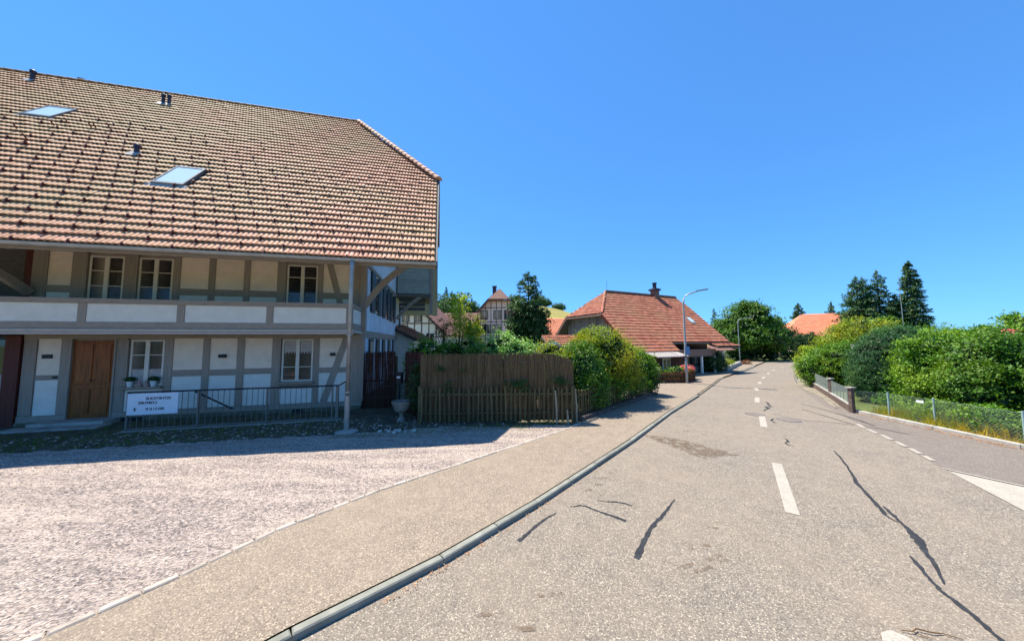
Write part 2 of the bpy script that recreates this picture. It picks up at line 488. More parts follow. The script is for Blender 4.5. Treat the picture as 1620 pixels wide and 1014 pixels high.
def conifer(name, label, cat, loc, h, r, z0, mat='spruce', tiers=26, per=9, needles=26, size=.28, droop=.25, gap=0.0, power=1.0, group=None, lean=0.0, tr=.16):
    root = thing(name, label, cat, loc, 0, group)
    P = []; N = []; D = []
    m = MB()
    m.tube([(0, 0, -.2), (0, 0, h * .5), (lean, 0, h)], [tr, tr * .6, .02], 7)
    for i in range(tiers):
        t = i / (tiers - 1)
        z = z0 + (h - z0) * t
        L0 = r * (1 - t) ** power + .12
        for k in range(max(4, int(per * (1 - t * .4)))):
            if random.random() < gap: continue
            a = random.uniform(0, 6.283); L = L0 * random.uniform(.6, 1.12)
            n = max(5, int(needles * L / r) + 3)
            s = np.sqrt(rng.uniform(.02, 1, n)) * L
            ca, sa = math.cos(a), math.sin(a)
            x = s * ca; y = s * sa
            zz = z - droop * s + .12 * (s / max(L, .1)) ** 2 * L + rng.normal(0, .04 * r, n)
            wd = .12 * L + .03
            off = rng.normal(0, wd, n)
            P.append(np.stack([x - sa * off + lean * t, y + ca * off, zz], 1))
            N.append(np.tile(np.array([ca * .3, sa * .3, 1.0]), (n, 1)))
            D.append(np.tile(np.array([ca, sa, -droop]), (n, 1)))
            if L > .35: m.tube([(lean * t, 0, z), (L * .8 * ca + lean * t, L * .8 * sa, z - droop * L * .8)], [tr * .25, .01], 3)
    P = np.concatenate(P); N = np.concatenate(N); D = np.concatenate(D)
    link('crown', leafmesh('crown', P, N, size, .4, .5, D), LG[mat], root)
    obj('trunk', m, M['trunk'], root)
    return root

# ---- roof tiles
def tile_geo(w, e, waves=2, seg=8, amp=.02, lift=.07, lip=.03):
    """one tile in slope space: x across, y up the slope, z normal"""
    one = [(0, -.75), (.13, .45), (.38, 1), (.68, .9), (.9, .3)]
    xs = [(k + a) * w / waves for k in range(waves) for a, b in one] + [w]
    prof = [b * amp for k in range(waves) for a, b in one] + [-.75 * amp]
    seg = len(xs) - 1
    vs = [(x, -.01, lift + p - lip) for x, p in zip(xs, prof)]
    vs += [(x, 0, lift + p) for x, p in zip(xs, prof)]
    vs += [(x, e + .05, p) for x, p in zip(xs, prof)]
    n = seg + 1
    fs = []
    for i in range(seg):
        fs.append((i, i + 1, n + i + 1, n + i)); fs.append((n + i, n + i + 1, 2 * n + i + 1, 2 * n + i))
    return vs, fs
def tiles_joined(name, cells, org, ex, ey, ez, w, e, mat, parent, **kw):
    vs, fs = tile_geo(w, e, **kw)
    T = np.array(vs); Fa = np.array(fs); n = len(cells)
    if n == 0: return
    c = np.array([(a * w, b * e) for a, b in cells])
    X = T[None, :, 0] + c[:, None, 0]; Y = T[None, :, 1] + c[:, None, 1]
    Z = np.repeat(T[None, :, 2], n, 0) + rng.normal(0, .004, (n, 1))
    V = (np.array(org) + X[..., None] * np.array(ex) + Y[..., None] * np.array(ey) + Z[..., None] * np.array(ez)).reshape(-1, 3)
    F = (Fa[None] + (np.arange(n) * len(T))[:, None, None]).reshape(-1, 4)
    r = np.repeat(rng.uniform(0, 1, n), len(Fa))
    return link(name, npmesh(name, V, F, r), mat, parent, 'stuff')
def slope_cells(poly, w, e):
    """poly in slope coords (x,y); cells whose centre lies inside"""
    xs = [p[0] for p in poly]; ys = [p[1] for p in poly]
    out = []
    for j in range(int(math.floor(min(ys) / e)), int(math.ceil(max(ys) / e))):
        for i in range(int(math.floor(min(xs) / w)), int(math.ceil(max(xs) / w))):
            x = (i + .5) * w; y = (j + .5) * e; c = False; n = len(poly)
            for k in range(n):
                x1, y1 = poly[k]; x2, y2 = poly[(k + 1) % n]
                if (y1 > y) != (y2 > y) and x < (x2 - x1) * (y - y1) / (y2 - y1) + x1: c = not c
            if c: out.append((i, j))
    return out
def tiled_slope(root, pts, w, e, mat, off=(0, 0, 0), name='roof_tiles', slab=None, thick=.14, **kw):
    """pts: planar 3D polygon in frame coords, first two = eave (left to right seen from outside)"""
    p = [Vector(a) - Vector(off) for a in pts]
    ex = (p[1] - p[0]).normalized(); n = ex.cross(p[-1] - p[0]).normalized(); ey = n.cross(ex)
    poly = [((q - p[0]).dot(ex), (q - p[0]).dot(ey)) for q in p]
    tiles_joined(name, slope_cells(poly, w, e), p[0] + n * .02, ex, ey, n, w, e, mat, root, **kw)
    m = MB(); m.prism([q - n * thick for q in p], n * (thick - .015))
    obj('roof_deck', m, slab or M['soffit'], root)
def ridge_tiles(root, a, b, r, mat, off=(0, 0, 0), L=.36, name='ridge_tile'):
    a = Vector(a) - Vector(off); b = Vector(b) - Vector(off); d = b - a; n = max(1, int(d.length / L)); d.normalize()
    prof = []
    me = None
    m = MB(); k = 7; vs = []; 
    for (x, rr) in ((0, r), (L * 1.08, r * .86)):
        for j in range(k):
            t = math.pi * (j / (k - 1)); vs.append((x, math.cos(t) * rr, math.sin(t) * rr * .8))
    fs = [(j, j + 1, k + j + 1, k + j) for j in range(k - 1)] + [tuple(range(k))[::-1]]
    m.add(vs, fs); me = m.mesh(name); me.materials.append(mat)
    rot = d.to_track_quat('X', 'Z')
    for i in range(n):
        o = bpy.data.objects.new(name, me); COL.objects.link(o); o.parent = root
        o.location = a + d * L * i; o.rotation_mode = 'QUATERNION'; o.rotation_quaternion = rot

# ================================================================== SETTING
def near(o): return o
sheet('ground', [(-1500, -1500), (1500, -1500), (1500, 1500), (-1500, 1500)], -.05, M['grass_ground'])
# hills: one terrain sheet behind the village
def hill_h(x, y):
    def sm(t): t = max(0, min(1, t)); return t * t * (3 - 2 * t)
    a = 28.5 * math.exp(-((x - 10) / 62) ** 2) * sm((y - 95) / 125)
    b = 17 * math.exp(-((x + 62) / 42) ** 2) * sm((y - 75) / 75)
    return max(a, b) + .35 * min(a, b) - .4
nx, ny = 90, 60
hv = [(-260 + 520 * i / nx, 70 + 420 * j / ny) for j in range(ny + 1) for i in range(nx + 1)]
me = bpy.data.meshes.new('hill')
me.from_pydata([(x, y, hill_h(x, y) + (0 if y < 75 else .5 * math.sin(x * .11) * math.cos(y * .07))) for x, y in hv], [],
               [(j * (nx + 1) + i, j * (nx + 1) + i + 1, (j + 1) * (nx + 1) + i + 1, (j + 1) * (nx + 1) + i) for j in range(ny) for i in range(nx)])
me.update(); link('hill', me, M['meadow'], None, 'structure', True)

KERB = [(-12, -8.2), (-6, -1.55), (-1.8, 2.66), (-.77, 3.53), (.36, 4.69), (2.84, 7.49), (5.2, 10.33), (8.08, 13.54)]
LEFT = KERB + [(10.9, 16.9), (13.03, 19.44), (16.9, 23.1), (22.5, 28.7), (28, 34.2), (36, 38.0), (50, 41), (80, 44)]
RIGHT = [(3.0, -4), (5.6, 1.6), (7.16, 4.49), (7.97, 5.81), (8.91, 7.3), (10.06, 9.2), (11.45, 11.5), (15.2, 16.7), (21.0, 23.0), (26, 27.2), (34, 31.2), (50, 34.5), (80, 37)]
sheet('side_road', [(3, -5), (11.25, -5), (11.22, 6.93), (11.3, 8.4), (11.42, 10.45), (13.2, 12.9), (15.7, 16.3), (21.2, 22.8), (20, 23), (10, 12)], -.004, M['asphalt_old'])
sheet('road', LEFT + RIGHT[::-1], 0.0, M['asphalt'])
EDGE = [(-12, -5.5), (-6.0, .55), (-3.81, 2.67), (-3.4, 3.3), (-3.0, 4.05), (-2.14, 5.1), (-.02, 7.1), (1.54, 8.57), (1.95, 9.1)]
sheet('pavement', EDGE + [(2.6, 10.0), (6.45, 13.9), (6.3, 17.5), (8, 17.7), (10.6, 18.1), (11.2, 21), (12.3, 23.2), (16.2, 25.2), (22.4, 31.2), (27, 36.0)] +
      [(28, 34.4), (22.45, 28.85), (16.85, 23.25), (12.98, 19.5), (10.85, 16.95), (8.0, 13.6)] + [(x - .072, y + .072) for x, y in KERB[::-1][1:]], .045, M['asphalt_pale'])
GPOLY = [(-45, -20), (-14, -8)] + EDGE[1:] + [(1.6, 8.95), (-2.7, 8.75), (-3.0, 8.5), (-16, 5.9), (-45, 0)]
_ga = np.array([(-6.0, .55), (-3.81, 2.67), (-3.0, 4.05), (-2.14, 5.1), (-.02, 7.1), (1.54, 8.57)])
def gravel_z(x, y):
    """the yard rises gently to the left, away from the pavement edging"""
    x = np.asarray(x, float); y = np.asarray(y, float)
    u = x * .973 + y * .2307; v = -x * .2307 + y * .973
    d = np.full(x.shape, 1e9)
    for p, q in zip(_ga[:-1], _ga[1:]):
        e = q - p; t = np.clip(((x - p[0]) * e[0] + (y - p[1]) * e[1]) / (e @ e), 0, 1)
        d = np.minimum(d, np.hypot(x - p[0] - t * e[0], y - p[1] - t * e[1]))
    sm = lambda t: np.clip(t, 0, 1) ** 2 * (3 - 2 * np.clip(t, 0, 1))
    rise = .21 * sm((1.6 - u) / 9.0) * sm(d / 2.2) * (1 - sm((v - 7.9) / .9))
    rut = .006 * np.sin(v * 9 + 1.3 * np.sin(u * .9)) * sm(d / .6) + .004 * np.sin(u * 5.1 + 2 * np.sin(v * 3)) * sm(d / .6)
    return .034 + rise + rut
gx = np.arange(-22, 2.0, .12); gy = np.arange(-4, 9.2, .12)
GX, GY = np.meshgrid(gx, gy); GZ = gravel_z(GX, GY)
_n = len(gx); idx = np.arange(len(gx) * len(gy)).reshape(len(gy), len(gx))
_F = np.stack([idx[:-1, :-1], idx[:-1, 1:], idx[1:, 1:], idx[1:, :-1]], -1).reshape(-1, 4)
_V = np.stack([GX, GY, GZ], -1).reshape(-1, 3)
GRAVEL_TODO = (_V, _F)
sheet('planting_strip', [(-45, 0), (-16, 5.3), (-3.0, 8.1), (1.75, 8.85), (2.3, 9.75), (6.3, 13.95), (6.2, 17.3), (8, 17.75), (10.5, 18.2), (10.5, 24), (-4, 26), (-45, 30)], .018, M['earth'])

# kerb stones
def stone_row(name, line, L, wd, top, mat, side=0.0, child='kerb_stone', gap=.012, bottom=-.1, jitter=.004):
    root = bpy.data.objects.new(name, None); COL.objects.link(root); root['kind'] = 'structure'
    root.location = (line[0][0], line[0][1], 0)
    for (a, b) in zip(line[:-1], line[1:]):
        a = Vector((*a, 0)); b = Vector((*b, 0)); d = b - a; n = max(1, round(d.length / L)); st = d / n; u = d.normalized()
        pr = Vector((-u.y, u.x, 0)) * side
        for i in range(n):
            p = a + st * i + u * gap / 2 + pr; q = a + st * (i + 1) - u * gap / 2 + pr
            z = top + random.uniform(-jitter, jitter)
            m = MB(root.location)
            sd = Vector((-u.y, u.x, 0)) * wd / 2
            e = .012
            vs = [p - sd, p + sd, q + sd, q - sd]
            V = [(x.x, x.y, bottom) for x in vs] + [(x.x, x.y, z - e) for x in vs]
            s2 = sd * (1 - e / wd * 2)
            V += [(x.x, x.y, z) for x in (p - s2 + u * e, p + s2 + u * e, q + s2 - u * e, q - s2 - u * e)]
            m.add(V, [(0, 1, 5, 4), (1, 2, 6, 5), (2, 3, 7, 6), (3, 0, 4, 7), (4, 5, 9, 8), (5, 6, 10, 9), (6, 7, 11, 10), (7, 4, 8, 11), (8, 9, 10, 11)])
            for k in range(len(m.f)): m.f[k] = m.f[k][::-1]
            obj(child, m, mat, root)
    return root
stone_row('kerb', KERB, 1.0, .09, .066, M['kerb'], .02, gap=.010, jitter=.003)
stone_row('far_kerb', [(16.9, 23.1), (22.5, 28.7)], 1.5, .12, .07, M['kerb'])
stone_row('gutter_strip', [(8.3, 13.85), (10.9, 16.9), (13.03, 19.44), (15.4, 22.2)], 1.4, .07, .05, M['pathdark'])
stone_row('yard_edging', EDGE, .22, .075, .06, M['setts'], 0, 'edging_stone', .01)
stone_row('garden_kerb', [(11.1, -2), (11.05, 3), (11.22, 6.93), (11.3, 8.4), (11.42, 10.45)], 1.0, .12, .10, M['concrete'])
stone_row('bend_kerb', [(11.5, 11.1), (13.1, 13.2), (15.4, 16.9), (18.3, 20.2), (21.0, 23.0), (26, 27.2)], 1.4, .10, .03, M['pathdark'])
sheet('verge_path', [(11.55, 11.0), (13.2, 12.8), (15.7, 16.2), (21.3, 22.6), (26.3, 26.8), (26, 27.1), (21, 22.9), (15.4, 16.8), (13.1, 13.1)], .012, M['pathdark'])

# road paint, each dash its own object
def strip(name, pts, wd, z, mat, parent=None, off=(0, 0), taper=None, ret=False):
    pts = [Vector(p) for p in pts]; n = len(pts); vs = []
    for i, p in enumerate(pts):
        d = (pts[min(i + 1, n - 1)] - pts[max(i - 1, 0)]).normalized(); s = Vector((-d.y, d.x)) * (taper[i] if taper else wd) / 2
        vs += [(p.x + s.x - off[0], p.y + s.y - off[1], z), (p.x - s.x - off[0], p.y - s.y - off[1], z)]
    me = bpy.data.meshes.new(name)
    me.from_pydata(vs, [], [(2 * i, 2 * i + 1, 2 * i + 3, 2 * i + 2) for i in range(n - 1)])
    me.update()
    return link(name, me, mat, parent, None if parent else 'structure')
CL = [((5.17, 6.2), (3.88, 4.44)), ((7.96, 10.0), (7.0, 8.74)), ((10.36, 13.2), (9.52, 12.15)), ((12.35, 15.8), (11.75, 14.95)), ((14.4, 18.1), (13.75, 17.3)),
      ((16.6, 20.5), (15.9, 19.7)), ((19.0, 23.0), (18.3, 22.2)), ((21.6, 25.5), (20.8, 24.8)), ((25.2, 28.8), (24.3, 28.1)), ((28.9, 31.8), (27.8, 31.1)), ((33.0, 34.2), (31.8, 33.6)), ((2.0, 1.9), (.9, .4))]
def rounded(a, b, wd):
    return a, b
for a, b in CL: strip('centre_line_dash', [a, b], .155, .006, M['paint'])
ed = [(10.06, 9.26), (9.9, 8.9), (9.72, 8.55), (9.5, 8.15), (9.34, 7.87), (9.15, 7.6), (8.91, 7.3), (8.7, 6.95), (8.5, 6.58), (8.23, 6.13)]
for (a, b) in [(1350 * 0, 0)]: pass
for a, b in [((9.90, 9.02), (9.66, 8.62)), ((9.58, 8.47), (9.42, 8.13)), ((9.36, 7.98), (9.15, 7.6)), ((9.07, 7.46), (8.86, 7.11)), ((8.80, 7.0), (8.6, 6.66)), ((8.53, 6.56), (8.36, 6.29))]:
    strip('edge_line_dash', [a, b], .09, .006, M['paint'])
sheet('wedge_marking', [(7.97, 5.81), (8.33, 5.12), (7.05, 4.3)], .006, M['paint'])
sheet('wedge_border_line', [(7.99, 5.93), (8.05, 5.93), (8.5, 5.0), (8.44, 5.0)], .0075, M['paint'])
sheet('arrow_marking', [(2.72, 2.2), (2.94, 2.62), (3.02, 2.70), (3.12, 2.72), (3.19, 2.66), (3.2, 2.2)], .006, M['paint'])
# tar seals, stains, manholes
TAR = {
 'a': ([(7.0, 6.87), (6.6, 6.33), (6.2, 5.83), (5.8, 5.36), (5.42, 4.82), (5.22, 4.52), (5.11, 4.4), (5.07, 4.22)], [.02, .035, .03, .045, .04, .05, .035, .01]),
 'b': ([(5.36, 4.62), (5.22, 4.40), (5.1, 4.22), (4.98, 4.02), (4.86, 3.86), (4.66, 3.65), (4.5, 3.45), (4.24, 3.2)], [.02, .045, .035, .07, .09, .05, .045, .015]),
 'c': ([(4.42, 3.60), (4.33, 3.46), (4.22, 3.32), (4.1, 3.13), (4.06, 3.0), (4.0, 2.84), (3.93, 2.7), (3.86, 2.55), (3.8, 2.3)], [.015, .04, .03, .035, .05, .035, .04, .035, .04]),
 'd': ([(2.46, 4.85), (2.2, 4.56), (1.96, 4.32), (1.78, 4.14), (1.63, 3.95), (1.42, 3.66), (1.36, 3.58)], [.015, .035, .045, .05, .045, .065, .05]),
 'e': ([(.61, 4.49), (.45, 4.36), (.32, 4.22), (.2, 4.05), (.06, 3.89)], [.012, .03, .04, .04, .05]),
 'f': ([(.84, 4.65), (.95, 4.69), (1.05, 4.68), (1.15, 4.58), (1.27, 4.48), (1.42, 4.37), (1.51, 4.29)], [.01, .025, .03, .03, .035, .05, .05]),
 'g': ([(1.27, 4.83), (1.42, 4.79), (1.55, 4.78), (1.66, 4.74), (1.74, 4.67)], [.01, .02, .03, .03, .02]),
 'h': ([(9.93, 12.23), (9.7, 11.8), (9.6, 11.75), (9.4, 11.35), (9.22, 11.42), (9.1, 11.1), (8.8, 10.9), (8.62, 10.71)], [.05, .08, .03, .08, .06, .1, .04, .06]),
 'i': ([(6.69, 7.71), (6.54, 7.48), (6.42, 7.42), (6.36, 7.3), (6.40, 7.15)], [.03, .05, .02, .05, .01]),
 'j': ([(8.06, 9.68), (7.85, 9.5), (7.75, 9.38), (7.67, 9.16)], [.03, .06, .03, .07]),
 'k': ([(8.6, 10.35), (8.62, 9.85), (8.75, 9.45), (9.2, 9.25), (9.7, 8.9)], [.02, .015, .02, .02, .02]),
 'l': ([(10.84, 15.85), (11.7, 15.8), (12.41, 15.72)], [.03, .04, .02]),
 'm': ([(10.1, 10.9), (9.9, 9.8), (9.75, 9.1), (9.95, 8.6), (10.1, 8.0)], [.03, .05, .04, .03, .02]),
 'n': ([(11.0, 11.9), (10.7, 10.4), (10.4, 9.4), (10.15, 8.8)], [.02, .04, .05, .02]),
}
for k, (p, t) in TAR.items():
    q = []; tt = []
    for i in range(len(p) - 1):
        for j in range(5):
            f = j / 5
            q.append((p[i][0] + (p[i + 1][0] - p[i][0]) * f + random.gauss(0, .004), p[i][1] + (p[i + 1][1] - p[i][1]) * f + random.gauss(0, .004)))
            tt.append((t[i] + (t[i + 1] - t[i]) * f) * random.uniform(.75, 1.3))
    q.append(p[-1]); tt.append(t[-1])
    strip('tar_seal', q, .04, .004, M['tar'], taper=tt)
def stainmat():
    t = NT("worn_dirt"); n = t.ramp(t.noise(5, 6, .8), .45, .62)
    t.col(t.mix(t.noise(9, 4), (.10, .07, .045), (.22, .16, .11)))
    t.b.inputs["Roughness"].default_value = .9
    t.l(n, t.b.inputs["Alpha"]); return t.m
M['worn'] = stainmat()
sheet('dirt_stain', [(3.30, 8.1), (3.6, 8.06), (3.95, 7.85), (4.4, 7.3), (4.8, 6.62), (4.4, 6.6), (3.9, 6.42), (3.78, 6.7), (3.62, 7.2), (3.42, 7.7)], .0045, M['worn'])
sheet('dirt_streak', [(3.40, 8.05), (3.75, 7.85), (4.25, 7.25), (4.66, 6.66), (4.1, 6.62), (3.88, 6.9), (3.6, 7.5)], .0065, M['stain'] if False else M['worn'])
for i, (x, y) in enumerate([(2.11, 3.73), (2.24, 3.6), (2.3, 3.55), (2.26, 3.8), (1.85, 3.46), (2.0, 3.42), (2.75, 4.25), (2.58, 4.14), (1.22, 5.16), (1.3, 4.98), (1.45, 5.35), (1.6, 5.6), (1.75, 5.8),
                            (4.39, 8.76), (4.65, 8.4), (4.93, 8.1), (5.2, 8.3), (5.65, 8.8), (5.0, 8.9), (5.5, 9.5), (5.9, 9.9), (6.4, 10.4), (5.3, 10.0), (6.2, 9.6), (-.2, 2.9), (.1, 2.75), (.35, 3.1)]):
    a = random.uniform(-.9, -.3) + math.pi * .25; L = random.uniform(.05, .13)
    strip('skid_mark', [(x - L * math.cos(a), y - L * math.sin(a)), (x + L * math.cos(a), y + L * math.sin(a))], .05, .0042, M['worn'])
def manhole(x, y, r, label):
    t = thing('manhole_cover', label, 'manhole cover', (x, y, 0))
    m = MB(); m.lathe((0, 0, 0), [(r, -.05), (r, .005), (r * .9, .008), (r * .88, .004), (r * .1, .004)], 28); obj('ring', m, M['iron'], t)
    m = MB(); m.lathe((0, 0, 0), [(r * .86, -.05), (r * .86, .010), (r * .05, .011)], 28); obj('lid', m, M['asphalt_old'], t)
manhole(8.36, 9.49, .30, 'round manhole cover in the right lane beside tar squiggle')
manhole(7.92, 10.24, .27, 'round manhole cover on the centre line before the bend')

# loose stones and litter
def scatter_stones(name, n, fn, z, smin, smax, mat):
    base = np.array([(1, 0, 0), (-1, 0, 0), (0, 1, 0), (0, -1, 0), (0, 0, .6), (0, 0, -.6)], float)
    fa = np.array([(0, 2, 4), (2, 1, 4), (1, 3, 4), (3, 0, 4), (2, 0, 5), (1, 2, 5), (3, 1, 5), (0, 3, 5)])
    P = fn(n); n = len(P)
    s = rng.uniform(smin, smax, (n, 1, 1)); a = rng.uniform(0, 6.28, n)
    V = base[None] * s * rng.uniform(.6, 1.2, (n, 6, 1))
    x = V[..., 0] * np.cos(a)[:, None] - V[..., 1] * np.sin(a)[:, None]; y = V[..., 0] * np.sin(a)[:, None] + V[..., 1] * np.cos(a)[:, None]
    zz = z(P[:, 0], P[:, 1])[:, None] if callable(z) else z
    V = np.stack([x + P[:, 0:1], y + P[:, 1:2], V[..., 2] + zz], -1).reshape(-1, 3)
    F = (fa[None] + (np.arange(n) * 6)[:, None, None]).reshape(-1, 3)
    return link(name, npmesh(name, V, F, np.repeat(rng.uniform(0, 1, n), 8)), mat, None, 'stuff')
def inside(P, poly):
    x, y = P[:, 0], P[:, 1]; c = np.zeros(len(P), bool); n = len(poly)
    for k in range(n):
        x1, y1 = poly[k]; x2, y2 = poly[(k + 1) % n]
        with np.errstate(divide='ignore', invalid='ignore'):
            c ^= ((y1 > y) != (y2 > y)) & (x < (x2 - x1) * (y - y1) / ((y2 - y1) if y2 != y1 else 1e-9) + x1)
    return c
_V, _F = GRAVEL_TODO
_c = _V[_F].mean(1)
_k = inside(_c, [(p[0] + .0, p[1]) for p in GPOLY]) & (_c[:, 0] > -21.9)
_m = npmesh('gravel_yard', _V, _F[_k]); _m.shade_smooth(); link('gravel_yard', _m, M['gravel'], None, 'structure')
sheet('gravel_base', [(x, y) for x, y in GPOLY], .022, M['gravel'])
YARD = [(-14, 1), (-6.05, .6), (-3.85, 2.75), (-3.05, 4.12), (-2.2, 5.2), (-.1, 7.2), (1.4, 8.6), (-3.0, 8.5), (-15, 5.8)]
def gp(n):
    P = np.stack([rng.uniform(-14, 1.5, n), rng.uniform(1, 8.8, n)], 1); return P[inside(P, YARD)]
link_g = scatter_stones('loose_gravel', 70000, gp, lambda x, y: gravel_z(x, y) + .002, .005, .016, M['pebble'])

# ================================================================== MAIN FARMHOUSE
HA = 1.338
U = Vector((math.sin(HA), math.cos(HA), 0)); V_ = Vector((-math.cos(HA), math.sin(HA), 0))
HR = math.atan2(U.y, U.x)
O = (-2.76, 12.33, 0)
def hw(u, v, z=0): p = U * u + V_ * v; return (p.x, p.y, z)
H = thing('farmhouse', 'large half timbered farmhouse with huge tiled roof, gallery and wooden door behind the gravel yard', 'house', hw(*O[:2]), HR)
def hb(name, mat, *b, parent=None):
    m = MB(O); m.box(*b); return obj(name, m, M[mat], parent or H)
UL = -24.0
# wall cores
m = MB(O); m.box(UL, -12.05, 14.2, 14.4, 0, 8); obj('recess_wall', m, M['redwood'], H)
m = MB(O); m.box(-12.05, -2.78, 12.36, 12.55, 0, 7.6); obj('front_wall', m, M['timber'], H)
m = MB(O); m.box(UL, -12.07, 12.4, 14.2, 2.7, 2.85); obj('recess_ceiling', m, M['timber'], H)
# gable wall
gz = lambda v: 4.55 + 1.129 * (v - 9.46)
m = MB(O); m.prism([(-2.80, 12.5, 0), (-2.80, 24.8, 0), (-2.80, 24.8, 7.5), (-2.80, 20.9, 12.0), (-2.80, 16.2, 12.0), (-2.80, 12.5, gz(12.5) - .1)], (-.15, 0, 0))
obj('gable_wall', m, M['white_board'], H)
# gable boards: individual vertical boards
v = 12.42; i = 0
me1 = MB(); me1.box(0, .02, 0, .235, 0, 1); mb_mesh = me1.mesh('gable_board'); mb_mesh.materials.append(M['white_board'])
while v < 21.0:
    for (z0, z1) in ((.35, 2.58), (2.87, min(gz(v) - .1, 8.3))):
        o = bpy.data.objects.new('gable_board', mb_mesh); COL.objects.link(o); o.parent = H
        o.location = (-2.78 - O[0] + .002 * (i % 3), v - O[1], z0); o.scale = (1, 1, z1 - z0)
    v += .255; i += 1
m = MB(O); m.box(-2.77, -2.70, 12.34, 21.2, 2.60, 2.86); obj('gable_belt', m, M['timber_h'], H)
m = MB(O); m.box(-2.765, -2.69, 12.34, 21.2, 5.36, 5.50); obj('gable_belt', m, M['timber_h'], H)
m = MB(O); m.box(-2.77, -2.68, 12.62, 21.2, 0, .34); obj('gable_plinth', m, M['plinth'], H)
# gable windows with dark shutters
def gable_window(v0, v1, z0, z1, sh):
    m = MB(O); m.box(-2.755, -2.72, v0, v1, z0, z1); wn = obj('window', m, M['frame'], H)
    m = MB(O); m.box(-2.72, -2.712, v0 + .06, v1 - .06, z0 + .06, z1 - .06); obj('pane', m, M['glass'], wn)
    for (a, b) in sh:
        m = MB(O); m.box(-2.75, -2.685, a, b, z0 - .04, z1 + .02)
        s = obj('shutter', m, M['shutter'], H)
        for k in range(12):
            m = MB(O); zz = z0 + .06 + k * (z1 - z0 - .12) / 12
            m.prism([(-2.684, a + .06, zz), (-2.684, b - .06, zz), (-2.684, b - .06, zz + .08), (-2.684, a + .06, zz + .08)], (.012, 0, 0))
            if k % 3 == 0: obj('louvre', m, M['shutter'], s)
gable_window(14.2, 14.84, 3.7, 5.3, [(13.46, 14.18), (14.86, 15.6)])
gable_window(16.87, 17.43, 3.68, 5.28, [(16.1, 16.85), (17.45, 18.2)])
gable_window(19.2, 19.8, 3.66, 5.25, [(18.5, 19.18), (19.82, 20.5)])
for a, b in ((13.35, 14.1), (14.75, 15.5), (16.3, 17.05), (18.0, 18.8), (19.6, 20.4)):
    m = MB(O); m.box(-2.755, -2.70, a, b, 1.2, 2.56); wn = obj('window', m, M['shutter'], H)
    m = MB(O); m.box(-2.70, -2.694, a + .09, b - .09, 1.3, 2.48); obj('pane', m, M['glass'], wn)
# front timber posts (individual pieces)
FV = 12.30
lowposts = [(-12.05, -11.76), (-11.2, -10.95), (-9.89, -9.6), (-8.64, -8.42), (-7.61, -7.42), (-6.65, -6.44), (-5.62, -5.36), (-4.33, -4.16), (-3.2, -2.74)]
upposts = [(-12.05, -11.7), (-11.13, -10.8), (-9.84, -9.52), (-8.56, -8.37), (-7.58, -7.4), (-6.57, -6.39), (-5.57, -5.3), (-4.28, -4.12), (-3.22, -2.74)]
for a, b in lowposts: hb('timber_post', 'timber', a, b, FV, 12.38, .3, 2.58)
for a, b in upposts: hb('timber_post', 'timber', a, b, FV + .001, 12.38, 2.86, 5.29)
hb('timber_rail', 'timber_h', -12.06, -2.73, FV - .006, 12.38, 2.575, 2.86)
hb('timber_rail', 'timber_h', -12.06, -2.73, FV - .006, 12.38, 5.285, 5.6)
hb('sill_beam', 'timber_h', -12.06, -10.96, FV - .01, 12.38, .1, .29)
hb('sill_beam', 'timber_h', -9.87, -2.73, FV - .01, 12.38, .14, .295)
hb('plinth', 'plinth', -9.87, -2.735, FV - .05, 12.4, -.05, .14)
hb('plinth', 'plinth', -12.06, -10.96, FV - .05, 12.4, -.05, .1)
for a, b, z0, z1 in [(-11.75, -11.2, 1.335, 1.48), (-8.42, -7.62, 1.345, 1.55), (-7.42, -6.65, 1.34, 1.54), (-6.44, -5.62, 1.36, 1.55), (-4.16, -3.2, 1.34, 1.53),
                     (-9.6, -8.64, .96, 1.06), (-5.36, -4.33, .83, 1.06), (-11.7, -11.13, 4.0, 4.22), (-8.37, -7.58, 4.0, 4.22), (-7.4, -6.57, 4.0, 4.22), (-6.39, -5.57, 4.0, 4.22), (-4.12, -3.22, 4.0, 4.22)]:
    hb('timber_rail', 'timber_h', a + .003, b - .003, FV + .005, 12.38, z0, z1)
# infill panels
PAN = [(-11.75, -11.2, .29, 1.335), (-11.75, -11.2, 1.48, 2.57), (-8.42, -7.62, .31, 1.345), (-8.42, -7.62, 1.55, 2.58), (-7.42, -6.65, .31, 1.34), (-7.42, -6.65, 1.54, 2.58),
       (-6.44, -5.62, .31, 1.36), (-6.44, -5.62, 1.55, 2.58), (-4.16, -3.2, .31, 1.34), (-4.16, -3.2, 1.53, 2.57), (-9.6, -8.64, .3, .96), (-5.36, -4.33, .31, .83),
       (-11.7, -11.13, 4.22, 5.28), (-8.37, -7.58, 4.22, 5.28), (-7.4, -6.57, 4.22, 5.28), (-6.39, -5.57, 4.22, 5.28), (-4.12, -3.22, 4.22, 5.28),
       (-11.7, -11.13, 2.9, 4.0), (-8.37, -7.58, 2.9, 4.0), (-7.4, -6.57, 2.9, 4.0), (-6.39, -5.57, 2.9, 4.0), (-4.12, -3.22, 2.9, 4.0)]
for a, b, z0, z1 in PAN:
    low = z1 < 2.6 and z0 < 1.0
    hb('infill_panel', 'parapet' if low or z1 < 4.1 and z0 > 2.6 else 'render', a, b, FV + .03, 12.37, z0, z1)  # lower panels take the whiter colour to paint in bounced light
# raking braces
m = MB(O); m.prism([(-3.40, FV - .002, 2.575), (-3.18, FV - .002, 2.575), (-3.88, FV - .002, .295), (-4.10, FV - .002, .295)], (0, .05, 0)); obj('timber_brace', m, M['timber'], H)
m = MB(O); m.prism([(-4.02, FV - .003, 5.285), (-3.82, FV - .003, 5.285), (-3.30, FV - .003, 3.3), (-3.50, FV - .003, 3.3)], (0, .05, 0)); obj('timber_brace', m, M['timber'], H)
